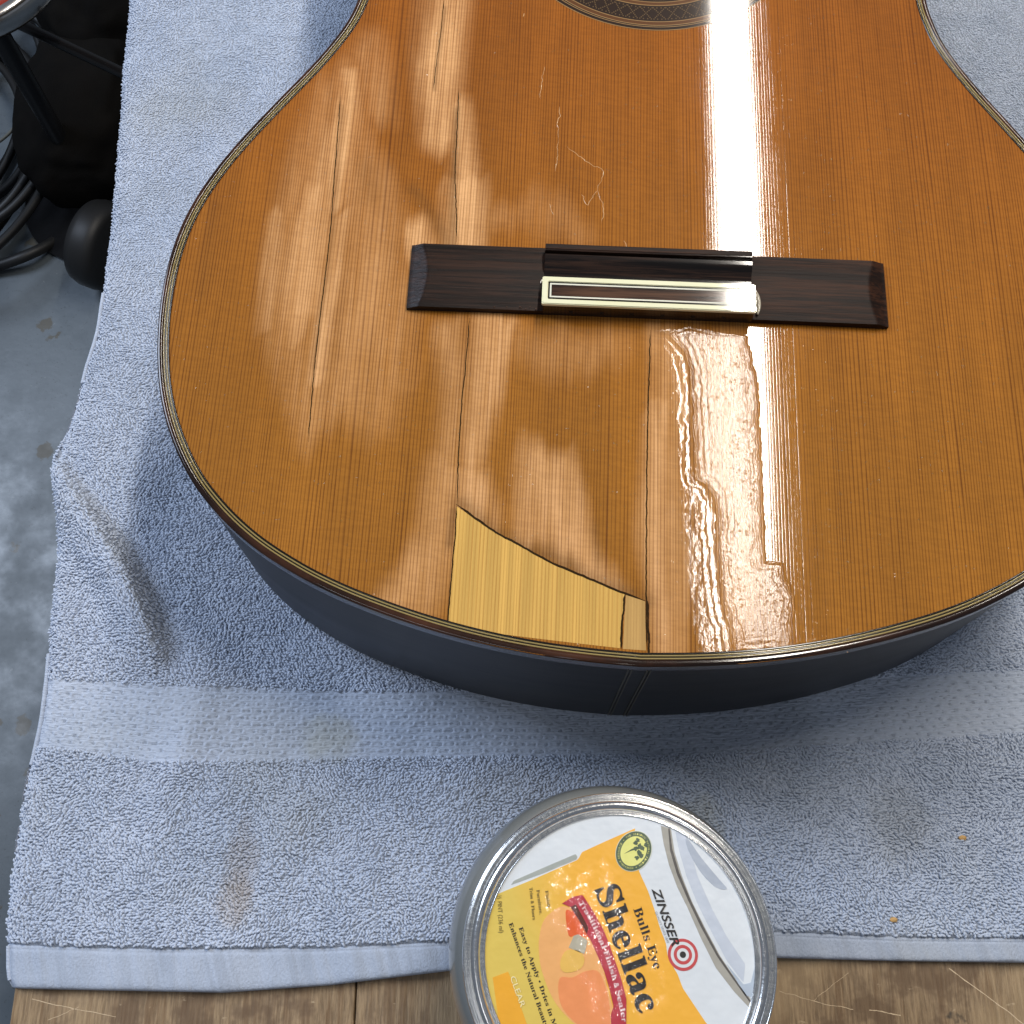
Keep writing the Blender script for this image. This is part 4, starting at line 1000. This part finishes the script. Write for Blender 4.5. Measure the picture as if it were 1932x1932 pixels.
sd = np.where(inside(gx_, gy_, FP), polydist(gx_, gy_, FP, True), -polydist(gx_, gy_, FP, True))+3.0*vnoise(gx_/4, gy_/6, 2)
amt = sstep(sd, -1.0, 2.5)
zz = .00085+.000120*amt*vnoise(gx_/.36, gy_/.8, 41, 1)+.00017*amt*vnoise(gx_/1.3, gy_/2.2, 42, 1)
mk = (sd[:-1, :-1] > -1.2) & (np.hypot(gx_, gy_)[:-1, :-1] < 37.5)
me = grid_mesh('shellac_film', gx_/1000, gy_/1000, zz, mk)
co = np.empty(len(me.vertices)*3, np.float32); me.vertices.foreach_get('co', co)
add_attr(me, 'film', amt.ravel()*sstep(vnoise(gx_/2.5, gy_/4, 44, 2).ravel(), -.5, .3))
jl('shellac_film', me, n.m, lid)

# ------------------------------------------------------------ clutter on the floor at the left
RUB = flat('black_rubber', (.012, .012, .012), .5)
BLK = flat('black_metal', (.010, .010, .011), .35)
def floorpt(px, z): return px
def cord(name, pts, r_, mat, label, z_=None, parent=None, n_=160):
    P = catmull(pts, 10)
    if P.shape[1] == 2: P = np.c_[P, np.full(len(P), (FZ+r_)*1000)]
    P = resample(P, n_)/1000
    o = link(name, tube_mesh(name, P, r_, 10), mat, parent)
    if label: tag(o, label, 'cord')
    return o
F1 = [(-751.5,853.6),(-708.8,861.3),(-684.1,868.2),(-667.3,878.5),(-654.7,892.3),(-646.1,909.7),(-641,936.1),(-639.8,959.2),(-646.2,998.9),(-660.6,1035.5),(-676.5,1091.7),(-700.5,1149.2),(-731.6,1198.3),(-798.6,1268.7)]
cord('extension_cord', [(p[0], p[1], -852+12*math.sin(i*.7)) for i, p in enumerate(F1)], .0075, RUB, 'thick black cord sweeping across the concrete floor')
cl = [(-719.4,1075.1)][0]
coil = empty('cord_coil', (cl[0]/1000-.06, cl[1]/1000, FZ)); tag(coil, 'heap of coiled black cords on the floor left of the bench', 'cord')
for k in range(9):
    R_ = .075+.018*(k % 4)+rng.uniform(-.01, .01); cx0 = rng.uniform(-.03, .03); cy0 = rng.uniform(-.04, .04); ph = rng.uniform(0, 6); a = np.linspace(0, 2*np.pi, 90, endpoint=False)
    P = np.stack([cx0+R_*1.0*np.cos(a)*(1+.08*np.sin(2*a+ph)), cy0+R_*1.7*np.sin(a)*(1+.06*np.cos(3*a+ph)), .012+.011*k*.8+.010*np.sin(2*a+ph)], 1)
    link('cord_loop', tube_mesh('cord_loop', P, .0062, 8, True), RUB, coil)
P = [(-710.2,977.4),(-693.2,986.3),(-677.6,1004.1),(-665.3,1031.2),(-659.7,1058.6)]
cord('thin_cord', [(p[0], p[1], -745) for p in P], .0022, flat('grey_cord', (.14, .14, .12), .4), 'thin grey cord curving over the black coil')
# folded stand: long bar and round foot
B0, B1 = [(-637.4,1038.2),(-406.2,896.5)]
P = np.array([(B0[0], B0[1], -560), (B1[0], B1[1], -540)])/1000
o = link('stand_bar', tube_mesh('stand_bar', resample(P, 8), .0065, 12), BLK); tag(o, 'straight black metal bar slanting beside the towel edge', 'metal bar')
B0, B1 = [(-653.9,1230.2),(-517.5,1098.1)]
P = np.array([(B0[0], B0[1], -770), (B1[0], B1[1], -765)])/1000
o = link('stand_bar', tube_mesh('stand_bar', resample(P, 8), .005, 12), BLK); tag(o, 'thinner black metal bar low behind the slanting bar', 'metal bar')
# caster wheel next to the bench leg
Wc = [(-554.4,862.8)][0]
wh = empty('caster_wheel', (Wc[0]/1000, Wc[1]/1000, FZ)); tag(wh, 'black rubber wheel standing on the floor by the towel edge', 'wheel')
pr = [(0, -.022), (.030, -.022), (.034, -.020), (.050, -.022), (.057, -.018), (.060, -.008), (.060, .008), (.057, .018), (.050, .022), (.034, .020), (.030, .022), (0, .022)]
o = link('tyre', lathe('tyre', pr, 64), RUB, wh); o.rotation_euler = (R(90), R(0), R(68)); o.location = (0, 0, .0602)
o = link('hub', lathe('hub', [(0, .027), (.008, .027), (.011, .024), (.011, -.024), (.008, -.027), (0, -.027)], 24), flat('grey_hub', (.06, .065, .075), .35), wh); o.rotation_euler = (R(90), 0, R(68)); o.location = (0, 0, .0602)
# added dark bag behind
Bc = [(-592.3,1058.6)][0]
bm = bmesh.new(); bmesh.ops.create_icosphere(bm, subdivisions=5, radius=1)
for q in bm.verts:
    p = q.co.copy(); s_ = 1+.10*mn.noise(p*1.7)+.04*mn.noise(p*5)
    e_ = lambda t, k: math.copysign(abs(t)**k, t)
    q.co = Vector((e_(p.x, .75)*.085*s_, e_(p.y, .75)*.13*s_, max(e_(p.z, .8), -.93)*.085*s_))
me = bpy.data.meshes.new('dark_clump'); bm.to_mesh(me); bm.free()  # black rounded form added to cover floor that lies in shade
n = NT('clump_black'); v, x_, y_, z_ = n.xyz('Object'); n.set(col=n.mix(n.noise(v, 30, 3), (.004, .004, .004), (.009, .008, .007)), rough=.9, spec=.05, normal=n.bump(n.noise(v, 60, 4), .003, .4))
o = link('dark_clump', me, n.m, None, True, (Bc[0]/1000, Bc[1]/1000, FZ+.079)); tag(o, 'rounded black bag on the floor beside the towel', 'clump')
Bc = [(-582.8,1240.2)][0]
me2 = me.copy(); o = link('dark_clump', me2, None, None, True, (Bc[0]/1000, Bc[1]/1000, FZ+.095)); o.scale = (1.1, .9, 1.2); o.rotation_euler = (0, 0, .5); tag(o, 'rounded dark bag at the top corner behind the metal bars', 'clump')
# red seat with chrome rim
Sc = [(-595.4,971.4)][0]
st = empty('red_stool', (Sc[0]/1000, Sc[1]/1000, FZ)); tag(st, 'red vinyl stool with chrome rim at the top left corner', 'stool')
HS = FZ+.46
r1 = .118
link('seat', lathe('seat', [(0, .470), (.06, .470), (r1-.025, .466), (r1-.008, .458), (r1-.004, .450)], 64), flat('red_vinyl', (.42, .055, .035), .35), st)
link('chrome_rim', lathe('chrome_rim', [(r1-.006, .455), (r1+.001, .454), (r1+.004, .448), (r1+.004, .432), (r1+.001, .426), (r1-.006, .425)], 64), flat('chrome', (.75, .72, .68), .18, metal=1), st)
link('post', lathe('post', [(.012, 0), (.012, .43)], 24), BLK, st)
link('base', lathe('base', [(0, 0), (.10, 0), (.10, .008), (.03, .02), (.02, .05)], 32), BLK, st)
